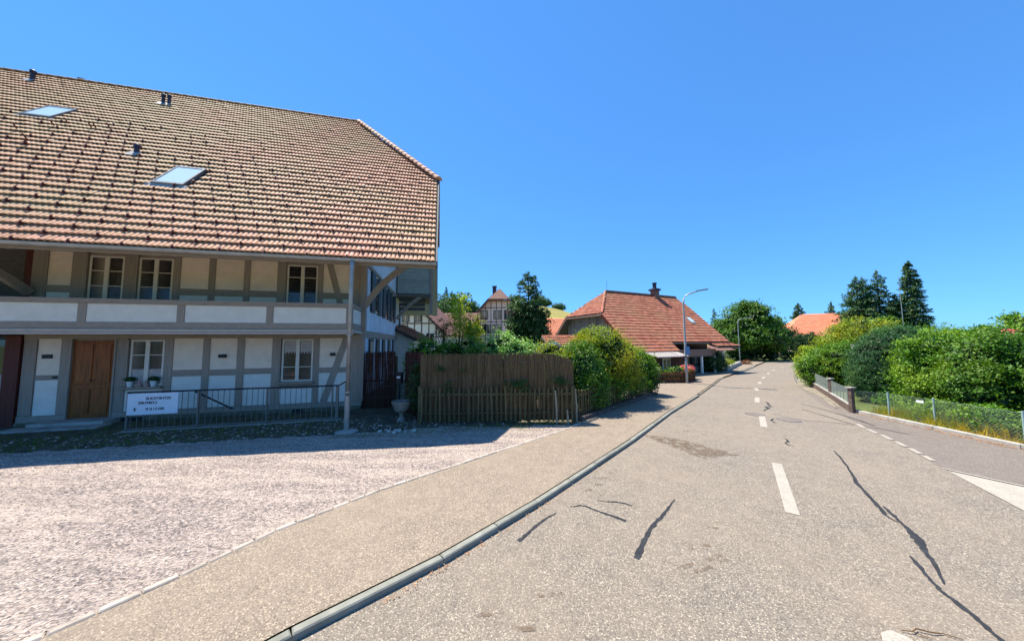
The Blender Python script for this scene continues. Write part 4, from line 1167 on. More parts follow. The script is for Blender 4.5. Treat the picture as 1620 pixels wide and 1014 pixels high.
# two pale split posts at the joint
for i, (x, y, h, lb) in enumerate([(1.28, 9.08, .98, 'pale split post leaning at the end of the reed screen'), (1.62, 9.1, .42, 'short pale stump at the foot of the fence corner'), (1.9, 9.28, 1.0, 'pale thin post at the corner between both picket fences')]):
    m = MB(); m.tube([(0, 0, -.1), (random.uniform(-.03, .03), 0, h * .5), (-.03, 0, h)], [.03, .028, .022], 6); o = obj('fence_stake', m, M['post']); o.location = (x, y, 0); tag(o, lb, 'post')
stone_row('fence_footing', [(2.0, 9.38), (6.35, 13.9)], .5, .16, .15, M['brick'], 0, 'footing_stone', .015)
picket_fence('garden_picket_fence', 'small brown picket fence with pink flowers behind, beside the street lamp', [(6.6, 17.55), (9.75, 17.62), (10.68, 18.12), (11.0, 19.6)], .66, 'brownpicket', .11, .05, z0=.02, post_mat='brownpicket')

# chain link fence
def chainlink(root, a, b, z0, z1, off, pitch=.075, r=.0028):
    a = Vector((*a, 0)); b = Vector((*b, 0)); L = (b - a).length; d = (b - a) / L; hgt = z1 - z0; m = MB(off)
    n = int(L / pitch)
    k = int(hgt / pitch)
    for i in range(-k, n):
        for s in (1, -1):
            s0 = i * pitch; s1 = s0 + hgt
            c0, c1 = max(0, s0), min(L, s1)
            if c1 <= c0: continue
            za, zb = z0 + (c0 - s0), z0 + (c1 - s0)
            if s < 0: za, zb = z1 - (c0 - s0), z1 - (c1 - s0)
            p = a + d * c0 + Vector((0, 0, za)); q = a + d * c1 + Vector((0, 0, zb)); dd = (q - p).normalized()
            u = Vector((-d.y, d.x, 0)) * r; w_ = dd.cross(u).normalized() * r
            m.add([p + u, p - u * .5 + w_, p - u * .5 - w_, q + u, q - u * .5 + w_, q - u * .5 - w_], [(0, 1, 4, 3), (1, 2, 5, 4), (2, 0, 3, 5)])
    for z in (z0, z1): m.beam(a + Vector((0, 0, z)), b + Vector((0, 0, z)), .008, .008)
    return obj('wire_mesh', m, M['wire'], root, 'stuff')
CO = (11.45, 10.2, 0)
CF = thing('chain_link_fence', 'low chain link fence on thin green posts in front of the right hand hedge', 'fence', CO)
cl = [(11.45, 10.2), (11.74, 9.75), (11.78, 8.74), (11.62, 7.13), (11.55, 5.2), (11.5, 2.5)]
cl[0] = (11.4, 10.35)
for a, b in zip(cl[:-1], cl[1:]): chainlink(CF, a, b, .08, .72, CO)
for i, (x, y) in enumerate(cl[1:]):
    m = MB(CO); m.tube([(x, y - .0, -.05), (x, y, .77)], .022, 8); obj('fence_post', m, M['fencegreen'], CF)
m = MB(CO); m.box(11.66, 11.67, 8.86, 9.02, .60, .67); obj('number_tag', m, M['potwhite'], CF)
# walled part of the fence
WO = (11.3, 10.35, 0)
WF = thing('garden_wall', 'low concrete garden wall with dark pillars and wire panels at the bend', 'wall', WO)
wl = [(11.3, 10.4), (13.15, 12.85), (15.65, 16.2)]
for a, b in zip(wl[:-1], wl[1:]):
    m = MB(WO); m.beam((*a, .10), (*b, .10), .12, .26); obj('wall_base', m, M['brick'], WF)
    m = MB(WO); m.beam((*a, .245), (*b, .245), .14, .03); obj('coping', m, M['concrete'], WF)
    chainlink(WF, a, b, .28, .75, WO, .075, .0025)
    A = Vector(a); B = Vector(b); L = (B - A).length; d_ = (B - A) / L; nb = round(L / .55)
    for k in range(1, nb):
        p = A + d_ * L * k / nb; m = MB(WO); m.tube([(p.x, p.y, .25), (p.x, p.y, .77)], .012, 6); obj('panel_post', m, M['wire'], WF)
for i, (x, y) in enumerate(wl):
    m = MB(WO); m.box(x - .055, x + .055, y - .055, y + .055, -.05, .80); p = obj('pillar', m, M['brick'], WF)
    m = MB(WO); m.box(x - .09, x + .09, y - .09, y + .09, .801, .84); obj('pillar_cap', m, M['concrete'], p)

# ================================================================== STREET LAMPS
def lamp(label, loc, h, reach, ang, box=False, k=1.0):
    t = thing('street_lamp', label, 'street lamp', loc, ang, 'street lamps along the left pavement')
    m = MB(); m.tube([(0, 0, 0), (0, 0, 1.2), (0, 0, h - .45), (.02, 0, h - .2), (.12, 0, h - .02), (.32, 0, h + .08), (reach * .7, 0, h + .18)], [.075 * k, .065 * k, .048 * k, .045 * k, .042 * k, .038 * k, .034 * k], 10); obj('pole', m, M['lampgrey'], t, smooth=True)
    m = MB(); m.prism([(reach * .66, -.08, h + .17), (reach * 1.25, -.10, h + .24), (reach * 1.25, .10, h + .24), (reach * .66, .08, h + .17)], (0, 0, .06)); obj('lamp_head', m, M['lampgrey'], t)
    m = MB(); m.box(.06, .07, -.05, .05, .5, .8)
    obj('service_door', m, M['lampgrey'], t)
    if box:
        m = MB(); m.box(-.02, .2, -.1, -.08, 1.65, 2.1); obj('notice_plate', m, M['blue'], t)
        m = MB(); m.box(-.16, .2, -.07, .07, 1.48, 1.56); obj('bracket', m, M['iron'], t)
lamp('tall curved street lamp with a small blue notice beside the brown picket fence', (9.8, 17.45, 0), 5.0, .98, R(-25), True)
lamp('distant street lamp behind the low wall before the big broadleaf tree', (25.4, 34.5, 0), 4.75, 1.1, R(-10), False, .65)

# ================================================================== FARMHOUSE WITH RED ROOF
A2 = R(64); U2 = Vector((math.sin(A2), math.cos(A2), 0)); V2 = Vector((-math.cos(A2), math.sin(A2), 0)); R2 = math.atan2(U2.y, U2.x)
F2 = thing('barn_house', 'low wide farmhouse with big red tiled half-hipped roof, chimney and brown balcony', 'house', (15.85, 25.27, 0), R2)
def fb(name, mat, *b): m = MB(); m.box(*b); return obj(name, m, M[mat], F2)
k2 = .95; fz = lambda v: 2.33 + k2 * (v + 1.5)
RVv = 2.68; RZ = fz(RVv)
fb('wall', 'brownwall', -9.7, .3, .05, 5.3, 0, 2.9)
m = MB(); m.prism([(-9.68, .1, 2.2), (-9.68, 5.26, 2.2), (-9.68, 4.3, 4.3), (-9.68, 1.06, 4.3)], (-.08, 0, 0)); obj('gable_wall', m, M['greyboard'], F2)
for k in range(22):
    v0 = .15 + k * .235; zt = min(4.32, fz(min(v0, 5.36 - v0)) - .12)
    if zt > 2.4:
        m = MB(); m.box(-9.81, -9.775, v0, v0 + .215, 2.2, zt); obj('gable_board', m, M['greyboard'], F2)
fb('front_boarding', 'redwood', -6.0, .2, -.02, .04, 1.9, 2.9)
tiled_slope(F2, [(-10.4, -1.5, fz(-1.5)), (.6, -1.5, fz(-1.5)), (.6, 1.5, fz(1.5)), (.2, RVv, RZ), (-8.1, RVv, RZ), (-10.4, .62, fz(.62))], .26, .31, M['tile2'], amp=.03, lift=.05, lip=.06)
tiled_slope(F2, [(-10.4, -2.14, fz(-2.14)), (-6.1, -2.14, fz(-2.14)), (-6.35, -1.5, fz(-1.5)), (-10.4, -1.5, fz(-1.5))], .26, .31, M['tile2'], name='lower_roof_tiles', amp=.03, lift=.05, lip=.06)
tiled_slope(F2, [(-10.42, 4.74, fz(.62)), (-10.42, .62, fz(.62)), (-8.1, RVv, RZ)], .26, .31, M['tile2'], name='hip_tiles', amp=.03, lift=.05, lip=.06)
tiled_slope(F2, [(.75, 6.86, fz(-1.5)), (-10.4, 6.86, fz(-1.5)), (-10.4, 4.74, fz(.62)), (-8.1, RVv, RZ), (.2, RVv, RZ), (.75, 3.86, fz(1.5))], .26, .31, M['tile2'], name='rear_roof_tiles')
m = MB(); m.prism([(.76, 1.5, fz(1.5)), (.76, 3.86, fz(1.5)), (.2, RVv, RZ)], (-.05, 0, -.04)); obj('hip_end', m, M['tile2'], F2)
tiled_slope(F2, [(-1.9, -2.1, 1.98), (.95, -2.1, 1.98), (.55, -1.3, 2.27), (-1.8, -1.3, 2.27)], .26, .3, M['tile2'], name='porch_roof_tiles')
ridge_tiles(F2, (-8.1, RVv, RZ + .04), (.2, RVv, RZ + .04), .11, M['tile2'])
ridge_tiles(F2, (-10.4, .6, fz(.62) + .05), (-8.1, RVv, RZ + .05), .10, M['tile2'], name='hip_tile')
ridge_tiles(F2, (-10.38, -2.1, fz(-2.1) + .04), (-10.38, .6, fz(.62) + .04), .11, M['tile2'], name='verge_tile')
m = MB(); m.beam((-10.46, -2.1, fz(-2.1) - .1), (-10.46, .62, fz(.62) - .1), .04, .22); obj('verge_board', m, M['redwood'], F2)
m = MB(); m.beam((-10.46, 6.9, fz(-1.5) - .1), (-10.46, 4.74, fz(.62) - .1), .04, .22); obj('verge_board', m, M['parapetbrown'], F2)
m = MB(); m.beam((-10.44, .6, fz(.62) - .08), (-10.44, 4.75, fz(.62) - .08), .04, .16); obj('eave_board', m, M['parapetbrown'], F2)
m = MB(); m.beam((-6.2, -1.52, fz(-1.5) - .07), (.75, -1.52, fz(-1.5) - .07), .05, .12); obj('eave_board', m, M['parapetbrown'], F2)
m = MB(); m.box(-2.85, -2.35, 2.3, 2.8, 5.9, 6.95); ch = obj('chimney', m, M['tile4'], F2)
m = MB(); m.box(-2.95, -2.25, 2.2, 2.9, 6.75, 6.9); m.lathe((-2.6, 2.55, 6.9), [(.16, 0), (.16, .45), (.2, .47), (.2, .55)], 10); obj('chimney_cap', m, M['flue'], ch)
m = MB(); m.tube([(-8.0, 2.6, RZ), (-8.0, 2.6, RZ + .9)], .012, 5); obj('antenna', m, M['iron'], F2)
n2 = Vector((0, -k2, 1)).normalized(); e2 = Vector((0, 1, k2)).normalized()
q0 = Vector((-1.7, 0.0, fz(0.0)))
m = MB(); m.prism([q0, q0 + Vector((.55, 0, 0)), q0 + Vector((.55, 0, 0)) + e2 * .75, q0 + e2 * .75], n2 * .12); sk = obj('skylight', m, M['zinc'], F2)
m = MB(); m.prism([q0 + n2 * .12 + Vector((.07, 0, 0)) + e2 * .1, q0 + n2 * .12 + Vector((.48, 0, 0)) + e2 * .1, q0 + n2 * .12 + Vector((.48, 0, 0)) + e2 * .66, q0 + n2 * .12 + Vector((.07, 0, 0)) + e2 * .66], n2 * .01); obj('pane', m, M['skyglass'], sk)
fb('balcony', 'parapetbrown', -5.55, -1.4, -1.62, -1.55, 1.32, 1.80)
fb('balcony_side', 'parapetbrown', -1.45, -1.39, -1.54, 0, 1.33, 1.78)
fb('balcony_floor', 'soffit', -5.6, -1.4, -1.54, 0, 1.24, 1.31)
fb('white_wall', 'hhwhite', -4.2, -.3, -.06, .05, 0, 1.24)
for u in (-4.2, -3.5, -2.9, -2.3, -1.7, -1.05, -.35):
    fb('timber_post', 'hhwood', u - .05, u + .05, -.09, -.06, 0, 1.24)
fb('timber_rail', 'hhwood', -4.2, -.3, -.10, -.06, .48, .58)
for u in (-3.35, -2.15):
    w_ = fb('window', 'frame', u - .18, u + .22, -.10, -.062, .6, 1.2)
    m = MB(); m.box(u - .13, u + .17, -.106, -.101, .65, 1.15); obj('pane', m, M['glass'], w_)
for u in (-3.0, -1.45): fb('balcony_post', 'hhwhite', u - .06, u + .06, -1.6, -1.48, 0, 1.3)
for u in (-2.75, -2.0): fb('shutter', 'shutter', u - .16, u + .12, -.12, -.091, .6, 1.2)
# lean-to with grey roof
m = MB(); m.prism([(-9.6, -3.2, 1.42), (-6.85, -3.2, 1.42), (-6.5, -1.9, 1.72), (-9.6, -1.9, 1.72)], (0, 0, .05)); obj('lean_to_roof', m, M['greyroof'], F2)
for k in range(10):
    m = MB(); u = -9.5 + k * .265; m.beam((u, -3.2, 1.485), (u, -1.95, 1.775), .05, .03); obj('roof_rib', m, M['greyroof'], F2)
fb('lean_to_wall', 'brownwall', -9.55, -6.75, -2.75, -2.65, 0, 1.5)
w_ = fb('window', 'frame', -8.75, -8.05, -2.79, -2.755, .65, 1.36)
for k in range(2):
    m = MB(); m.box(-8.69 + k * .33, -8.42 + k * .33, -2.797, -2.791, .71, 1.30); obj('pane', m, M['glass'], w_)
# small annex building in front-left with red roof
AX = thing('garden_shed', 'small shed with flat red tiled roof and pale gable behind the reed screen', 'shed', (3.2, 17.2, 0), R(8))
m = MB(); m.box(-1.6, 1.9, .2, 2.2, 0, 2.15); obj('wall', m, M['hhwhite'], AX)
m = MB(); m.prism([(-2.0, -.05, 2.1), (-.2, -.05, 2.1), (-1.0, -.05, 2.5)], (0, .1, 0)); obj('pale_gable', m, M['hhwhite'], AX)
tiled_slope(AX, [(-.9, -.1, 2.12), (2.2, -.1, 2.12), (2.2, 1.7, 2.72), (-1.2, 1.7, 2.72)], .25, .33, M['tile2'])
m = MB(); m.beam((-2.05, -.08, 2.12), (-.9, -.08, 2.52), .12, .05); obj('verge_board', m, M['parapetbrown'], AX)
# low wall and white van-like shed beyond the farmhouse
m = MB(); m.beam((16.9, 24.5, .15), (22.8, 31.0, .15), .25, .4); lw = obj('low_wall', m, M['concrete']); tag(lw, 'low grey concrete wall along the pavement beyond the farmhouse', 'wall')
AW = thing('carport', 'pale carport with dark canopy roof at the far end of the farmhouse', 'carport', (21.5, 31.8, 0), R2)
m = MB(); m.box(-1.2, 1.7, .6, 2.5, 0, 1.35); obj('wall', m, M['hhwhite'], AW)
for k in range(5):
    m = MB(); m.box(-1.1 + k * .55, -.98 + k * .55, .57, .599, 0, 1.35); obj('wall_batten', m, M['concrete'], AW)
m = MB(); m.prism([(-2.2, -.9, 1.42), (1.3, -.7, 1.42), (1.9, .9, 1.8), (-1.9, .9, 1.9)], (0, 0, .07)); obj('roof', m, M['tile4'], AW)

# ================================================================== FAR BUILDINGS
def hhouse(name, label, loc, rz, w, d, he, hr, wallm, roofm, over=.7, hip=0.0, posts=8, belts=(.5,), wins=(), frontgable=True, chim=None):
    """gable facing -y; w along x"""
    t = thing(name, label, 'house', loc, rz)
    m = MB(); m.prism([(-w / 2, 0, 0), (w / 2, 0, 0), (w / 2, 0, he), (w / 2 * (hip), 0, he + (hr - he) * (1 - hip)), (-w / 2 * (hip), 0, he + (hr - he) * (1 - hip)), (-w / 2, 0, he)], (0, d, 0)); obj('wall', m, M[wallm], t)
    sl2 = (hr - he) / (w / 2)
    eo = w / 2 + over; ze = he - over * sl2
    hy = hip * (w / 2)
    zt = he + (hr - he) * (1 - hip)
    for s in (1, -1):
        pts = [(s * eo, d + .3, ze), (s * eo, -over, ze)] + ([(s * (w / 2 * hip), -over, zt), (0, -over + hy, hr)] if hip else [(0, -over, hr)]) + [(0, d + .3, hr)]
        if s > 0: pts = [(p[0], p[1], p[2]) for p in pts]
        p = [Vector(q) for q in pts]
        n = (p[1] - p[0]).cross(p[-1] - p[0]).normalized()
        if n.z < 0: n = -n
        m = MB(); m.prism([q + n * .02 for q in p], n * .14); obj('roof', m, M[roofm], t)
        # tile courses
        m = MB(); up = Vector((-s * (w / 2), 0, hr - he)).normalized(); L = (Vector((eo, 0, ze)) - Vector((0, 0, hr))).length; nc = int(L / .5)
        for k in range(nc):
            a = p[0] + up * k * L / nc; b = p[1] + up * k * L / nc
            if hip and a.z > zt: b = Vector((b.x, -over + hy * (a.z - zt) / (hr - zt), b.z))
            m.beam(a + n * .17, b + n * .17, .03, .04, n)
        obj('tile_courses', m, M[roofm], t, 'stuff')
        m = MB(); m.beam(Vector((s * eo, -over - .02, ze)) + n * .02, Vector((s * w / 2 * hip, -over - .02, zt)) + n * .02, .08, .22, n); obj('verge_board', m, M['hhwood'], t)
    if hip:
        p = [Vector((-w / 2 * hip, -over - .02, zt)), Vector((w / 2 * hip, -over - .02, zt)), Vector((0, -over + hy, hr))]
        n = (p[1] - p[0]).cross(p[2] - p[0]).normalized(); m = MB(); m.prism([q + n * .05 for q in p], n * .14); obj('hip_roof', m, M[roofm], t)
        m = MB(); m.box(-w / 2 * hip, w / 2 * hip, -over - .02, -.02, zt - .15, zt); obj('hip_eave_board', m, M['parapetbrown'], t)
    ztop = lambda x: min(zt, he + (w / 2 - abs(x)) * sl2)
    for k in range(posts + 1):
        x = -w / 2 + w * k / posts
        m = MB(); m.box(x - .05, x + .05, -.05, -.005, 0, ztop(x) - .05); obj('timber_post', m, M['hhwood'], t)
    for z in belts:
        hx = min(w / 2, w / 2 - (z - he) / sl2 if z > he else w / 2)
        m = MB(); m.box(-hx, hx, -.07, -.006, z - .055, z + .055); obj('timber_rail', m, M['hhwood'], t)
    for (x, z, ww, hh) in wins:
        m = MB(); m.box(x - ww / 2 - .08, x + ww / 2 + .08, -.08, -.051, z - .08, z + hh + .08); wn = obj('window', m, M['shutter'], t)
        m = MB(); m.box(x - ww / 2, x + ww / 2, -.09, -.081, z, z + hh); obj('pane', m, M['glass'], wn)
        m = MB(); m.box(x - .03, x + .03, -.095, -.091, z, z + hh); obj('glazing_bar', m, M['frame'], wn)
    if chim:
        x, y, z1 = chim; m = MB(); m.box(x - .3, x + .3, y - .3, y + .3, hr - 1.5, z1); c = obj('chimney', m, M['flue'], t)
        m = MB(); m.box(x - .38, x + .38, y - .38, y + .38, z1, z1 + .12); obj('chimney_cap', m, M['flue'], c)
    return t
hhouse('village_house', 'cream half timbered house with brown hipped roof and chimney, left of the dark conifer', (-2.1, 50, 0), R(-4), 8.0, 9, 6.6, 11.1, 'hhcream', 'tile4', .9, .42, 9,
       (3.5, 5.7, 8.0), ((-2.4, 6.15, 1.0, 1.35), (-.3, 6.15, 1.1, 1.35), (1.3, 6.15, .8, 1.35), (2.3, 6.15, .8, 1.35), (-3.3, 3.9, 1.2, 1.3), (-2.0, 3.9, 1.2, 1.3), (-.4, 3.9, 1.2, 1.3), (2.2, 3.9, 1.2, 1.3)), chim=(-1.0, 2.0, 11.8))
hhouse('village_house', 'white half timbered house with dark beams behind the cream annex', (-11.6, 34, 0), R(-5), 8.2, 8, 3.6, 7.6, 'hhwhite', 'tile4', .5, .5, 10,
       (3.0, 4.5), ((-.2, 4.75, .7, .8), (1.2, 4.75, .7, .8), (2.6, 2.4, .7, .9), (.6, 2.4, .7, .9), (-1.4, 4.75, .7, .8)))
# cream annex with sloping orange roof
AN = thing('cream_annex', 'cream rendered annex with a sloping orange tiled roof beside the farmhouse gable', 'annex', (-7.9, 20, 0), R(-2))
m = MB(); m.prism([(-1.6, 0, 0), (1.55, 0, 0), (1.55, 0, 2.65), (-.3, 0, 3.55), (-1.6, 0, 3.55)], (0, 3, 0)); obj('wall', m, M['render'], AN)
tiled_slope(AN, [(1.75, -.25, 2.62), (1.75, 3.2, 2.62), (-.4, 3.2, 3.7), (-.4, -.25, 3.7)], .25, .34, M['tile2'])
m = MB(); m.beam((1.8, -.28, 2.55), (-.4, -.28, 3.66), .06, .14); obj('verge_board', m, M['hhwood'], AN)
# big brown roof
def barn(name, label, loc, rz, x0, x1, y1, ze, zr, roofm, wallm, cat='barn'):
    t = thing(name, label, cat, loc, rz)
    m = MB(); m.box(x0 + .6, x1 - .6, .6, y1 * 2 - .6, 0, ze); obj('wall', m, M[wallm], t)
    tiled_slope(t, [(x0, 0, ze), (x1, 0, ze), (x1, y1, zr), (x0, y1, zr)], .5, .45, M[roofm], amp=.03, lift=.08, lip=.09)
    m = MB(); m.prism([(x0, y1 * 2, ze), (x1, y1 * 2, ze), (x1, y1, zr), (x0, y1, zr)], (0, 0, .06)); obj('rear_slope', m, M[roofm], t)
    for x in (x0 + .6, x1 - .65):
        m = MB(); m.prism([(x, .6, ze), (x, y1 * 2 - .6, ze), (x, y1, zr - .3)], (.05, 0, 0)); obj('gable_wall', m, M[wallm], t)
    return t
barn('barn', 'barn with a broad brown tiled roof between both half timbered houses', (-13.4, 42, 0), R(-4), -2, 7.9, 4.5, 3.5, 6.8, 'tile4', 'hhcream')
barn('orange_barn', 'small building with plain orange roof right of the dark conifer', (4.0, 40, 0), R(6), -1.5, 4.5, 3, 3.0, 5.6, 'tile3', 'hhcream')
# red roof house on the right
RR = thing('red_roof_house', 'house with bright orange-red half hipped roof beyond the bend', 'house', (43.5, 48.5, 0), R(-22))
m = MB(); m.box(.9, 12, 1.0, 8, 0, 2.3); obj('wall', m, M['hhcream'], RR)
tiled_slope(RR, [(0, 0, 2.15), (12.5, 0, 2.15), (12.5, 4.4, 6.7), (3.6, 4.4, 6.7), (1.2, 2.2, 4.45)], .45, .42, M['tile3'], amp=.02, lift=.05, lip=.05)
m = MB(); m.prism([(12.5, 8.8, 2.15), (0, 8.8, 2.15), (1.2, 6.6, 4.45), (3.6, 4.4, 6.7), (12.5, 4.4, 6.7)], (0, 0, .06)); obj('rear_slope', m, M['tile3'], RR)
m = MB(); m.prism([(1.2, 2.2, 4.45), (3.6, 4.4, 6.7), (1.2, 6.6, 4.45)], (0, 0, .06)); obj('hip_end', m, M['tile3'], RR)
m = MB(); m.prism([(0, 0, 2.1), (12.5, 0, 2.1), (12.5, .1, 2.0), (0, .1, 2.0)], (0, 0, -.1)); obj('eave_board', m, M['soffit'], RR)
m = MB(); m.prism([(8.0, 1.2, 6.9 - .2), (9.8, 3.6, 7.4), (12, 3.6, 7.4), (12, .2, 4.6), (7.2, .2, 4.0)], (0, 0, .1)); obj('dormer_roof', m, M['tile3'], RR)
m = MB(); m.prism([(7.2, 2.0, 4.3), (7.75, 2.0, 4.3), (7.75, 2.0, 5.0), (7.45, 2.0, 5.4), (7.2, 2.0, 5.0)], (0, .6, 0)); obj('dormer', m, M['tile4'], RR)
# flag pole, white post
m = MB(); m.tube([(0, 0, 0), (-.05, 0, 4.5), (-.1, 0, 8.7)], [.035, .028, .012], 6); o = obj('flag_pole', m, M['galv']); o.location = (38.3, 30, 0); tag(o, 'tall bare metal pole standing in front of the narrow spruce', 'pole')
t = thing('washing_post', 'white square garden post with a grey crossbar between the round bush and the dark thuja', 'post', (20.6, 18.6, 0))
m = MB(); m.box(-.1, .1, -.1, .1, 0, 2.15); obj('post', m, M['potwhite'], t)
m = MB(); m.tube([(-.6, 0, 1.72), (.5, 0, 1.78)], .05, 8); obj('crossbar', m, M['galv'], t)

# ================================================================== VEGETATION
# behind the reed screen
bush('shrub', 'bright green shrub between the dark reed screen and the white house', 'shrub', (-3.35, 12.2, 0), [(0, 0, 1.6, .8, .7, 1.05), (.4, .2, 1.2, .7, .6, .9)], 170, 26, .12, .085, 'bright')
bush('shrub', 'dark green shrub over the left half of the reed screen', 'shrub', (-1.9, 12.0, 0), [(0, 0, 1.45, 1.1, .8, 1.15), (-.6, .1, 1.3, .7, .6, 1.0)], 230, 26, .13, .085, 'hedge')
bush('shrub', 'pale glossy leaved shrub rising over the middle of the reed screen', 'shrub', (-.35, 10.9, 0), [(0, 0, 1.5, .9, .6, 1.25), (.7, .1, 1.4, .7, .6, 1.15)], 240, 24, .12, .09, 'pale')
bush('shrub', 'mixed yellow-green shrub over the right end of the reed screen', 'shrub', (1.35, 10.8, 0), [(0, 0, 1.3, .9, .6, 1.1), (.6, .1, 1.2, .6, .6, 1.0)], 220, 24, .12, .08, 'olive')
tree('small_tree', 'slender tree with yellow-green top in front of the brown barn roof', 'tree', (-3.55, 20.5, 0), [(0, 0, 4.9, .65, .5, .9), (-.2, 0, 4.0, .6, .5, .7), (.5, 0, 3.2, .9, .7, .8)], 110, 22, .14, .11, 'yellow', .08)
tree('small_tree', 'thin olive tree left of the cream half timbered house', 'tree', (-2.1, 15.6, 0), [(0, 0, 3.1, .75, .6, .9), (.3, 0, 2.2, .8, .6, .8)], 150, 18, .12, .085, 'olive', .06, shell=.4)
tree('plum_tree', 'small reddish leaved tree with bare twigs above the reed screen', 'tree', (-3.3, 14.8, 0), [(0, 0, 2.9, .6, .5, .85)], 70, 12, .10, .07, 'red', .05, shell=.3)
# dark conifer
conifer('cedar', 'tall dark sparse topped conifer right of the cream half timbered house', 'tree', (1.2, 22, 0), 7.4, 1.75, 3.4, 'spruce', 22, 8, 80, .2, .05, .2, .6)
bush('ivy_tree', 'broad dark evergreen mass at the foot of the tall conifer', 'tree', (1.15, 21.6, 0), [(0, 0, 2.7, 1.35, 1.1, 2.1), (-.5, 0, 3.6, .8, .7, 1.4), (.45, 0, 3.9, .7, .6, 1.2), (.6, 0, 3.2, .85, .8, 1.6), (.9, 0, 2.2, .7, .7, 1.6)], 420, 26, .16, .12, 'dark')
# along fence two
bush('shrub', 'leafy shrub hanging over the corner where both picket fences meet', 'shrub', (2.35, 10.85, 0), [(0, 0, 1.35, .75, .7, 1.05), (.2, -.15, 1.0, .7, .6, .8)], 300, 26, .11, .075, 'hedge')
bush('round_shrub', 'big round yellow-green shrub in front of the red farmhouse roof', 'shrub', (3.45, 12.0, 0), [(0, 0, 1.75, 1.3, .95, 1.2), (-.3, -.1, 1.4, 1.2, .9, 1.2), (.6, .1, 1.5, .9, .8, 1.1)], 620, 30, .12, .07, 'olive')
bush('shrub', 'dark leafy shrub behind the middle of the mossy picket fence', 'shrub', (4.35, 12.95, 0), [(0, 0, 1.4, .95, .6, 1.0), (-.7, -.7, 1.35, .8, .5, .75), (-1.5, -1.3, 1.25, .8, .5, .6)], 420, 28, .11, .075, 'hedge')
bush('shrub', 'bright green shrub at the far end of the mossy picket fence', 'shrub', (5.5, 13.95, 0), [(0, 0, 1.2, .8, .65, .95), (.3, -.1, 1.0, .55, .5, .75)], 300, 28, .11, .07, 'bright')
bush('ivy', 'dark ivy covering the end post of the mossy picket fence', 'ivy', (6.25, 13.85, 0), [(0, 0, .55, .28, .28, .6)], 70, 26, .06, .06, 'dark', stem=False, core=False)
# overhanging sprays in front of fence 2
bush('creeper', 'green creeper growing through the mossy picket fence', 'creeper', (4.0, 11.65, 0), [(-1.3, -1.45, .7, .5, .2, .45), (-.3, -.35, .65, .6, .2, .4), (.9, .75, .7, .6, .2, .35)], 150, 18, .07, .06, 'hedge', stem=False, core=False)
bush('climber', 'dark climber leaves on the front of the long reed screen', 'creeper', (-2.1, 9.2, 0), [(0, 0, 1.6, .12, .05, .12), (.65, 0, 1.55, .08, .05, .08), (2.3, 0, 1.15, .45, .06, .25), (3.5, .06, 1.25, .3, .06, .2), (.2, 0, 1.1, .12, .04, .25)], 60, 14, .05, .05, 'dark', stem=False, shell=.2, core=False)
bush('climber', 'dark climber on the narrow dark reed screen by the urn', 'creeper', (-3.0, 9.75, 0), [(0, 0, 1.0, .25, .2, .75)], 90, 18, .06, .06, 'dark', stem=False, core=False)
# hedge behind small fence
bush('low_hedge', 'low light green hedge behind the brown picket fence', 'hedge', (8.3, 18.0, 0), [(-1.2, 0, .5, .9, .35, .42), (0, 0, .5, .9, .35, .4), (1.2, .05, .5, .7, .35, .38)], 200, 28, .07, .06, 'bright', stem=False)
fl = bush('flower_bed', 'pink and red flowers above the corner of the brown picket fence', 'flowers', (10.3, 18.3, 0), [(0, 0, .72, .5, .35, .18), (-.3, 0, .7, .3, .3, .15)], 60, 16, .06, .06, 'bright', stem=False, core=False)
P, N = blob_points([(0, 0, .80, .5, .35, .16)], 50, 14, .05, zmin=.5); link('blossom', leafmesh('blossom', P, N, .06, .9), M['pink'], fl)
# ivy by farmhouse porch
bush('ivy_bush', 'dark ivy bush at the right end of the brown balcony', 'shrub', (15.2, 23.6, 0), [(0, 0, .85, .7, .7, .95), (.9, .6, .7, .5, .5, .75)], 220, 24, .12, .09, 'dark')
bush('garden_plants', 'small mixed plants on top of the low concrete wall', 'plants', (18.2, 26.6, 0), [(0, 0, .55, .8, .5, .3), (-.8, -1.0, .5, .5, .5, .3)], 80, 18, .08, .08, 'olive', stem=False, core=False)
bush('wall_plant', 'low brown plant at the far end of the low wall', 'plant', (23.6, 31.2, 0), [(0, 0, .22, .5, .4, .25)], 40, 16, .08, .08, 'red', stem=False, core=False)
# big broadleaf tree and dark shrubs
bb = []
for k in range(16):
    a = random.uniform(0, 6.28); rr = random.uniform(1.2, 2.9); z = random.uniform(2.4, 6.3); rr *= math.sqrt(max(.15, 1 - ((z - 3.4) / 4.2) ** 2))
    bb.append((math.cos(a) * rr, math.sin(a) * rr, z, 1.35, 1.35, 1.1))
bb += [(0, 0, 4.2, 3.2, 3.2, 2.9), (0, 0, 6.4, 1.6, 1.6, 1.1), (-2.4, -1, 2.6, 1.7, 1.5, 1.5), (2.2, -1, 2.6, 1.7, 1.5, 1.6)]
tree('lime_tree', 'big round broadleaf tree at the bend behind the far street lamp', 'tree', (29.4, 38.5, 0), bb, 1500, 26, .26, .20, 'lime', .3)
bush('tall_hedge', 'dark hedge below the big broadleaf tree', 'hedge', (33.5, 39.5, 0), [(-5, -1.2, .9, 2.2, .9, 1.1), (-1.5, -.6, 1.0, 2.0, .9, 1.2), (2.5, 0, 1.2, 2.2, 1.0, 1.6), (5.6, .8, 1.6, 2.0, 1.0, 1.8)], 420, 24, .22, .17, 'dark')
tree('small_tree', 'small pale green tree in front of the dark hedge at the bend', 'tree', (32.2, 38.0, 0), [(0, 0, 2.5, 1.2, 1.0, .8), (.3, 0, 1.6, .9, .8, .6)], 120, 22, .2, .15, 'olive', .08)
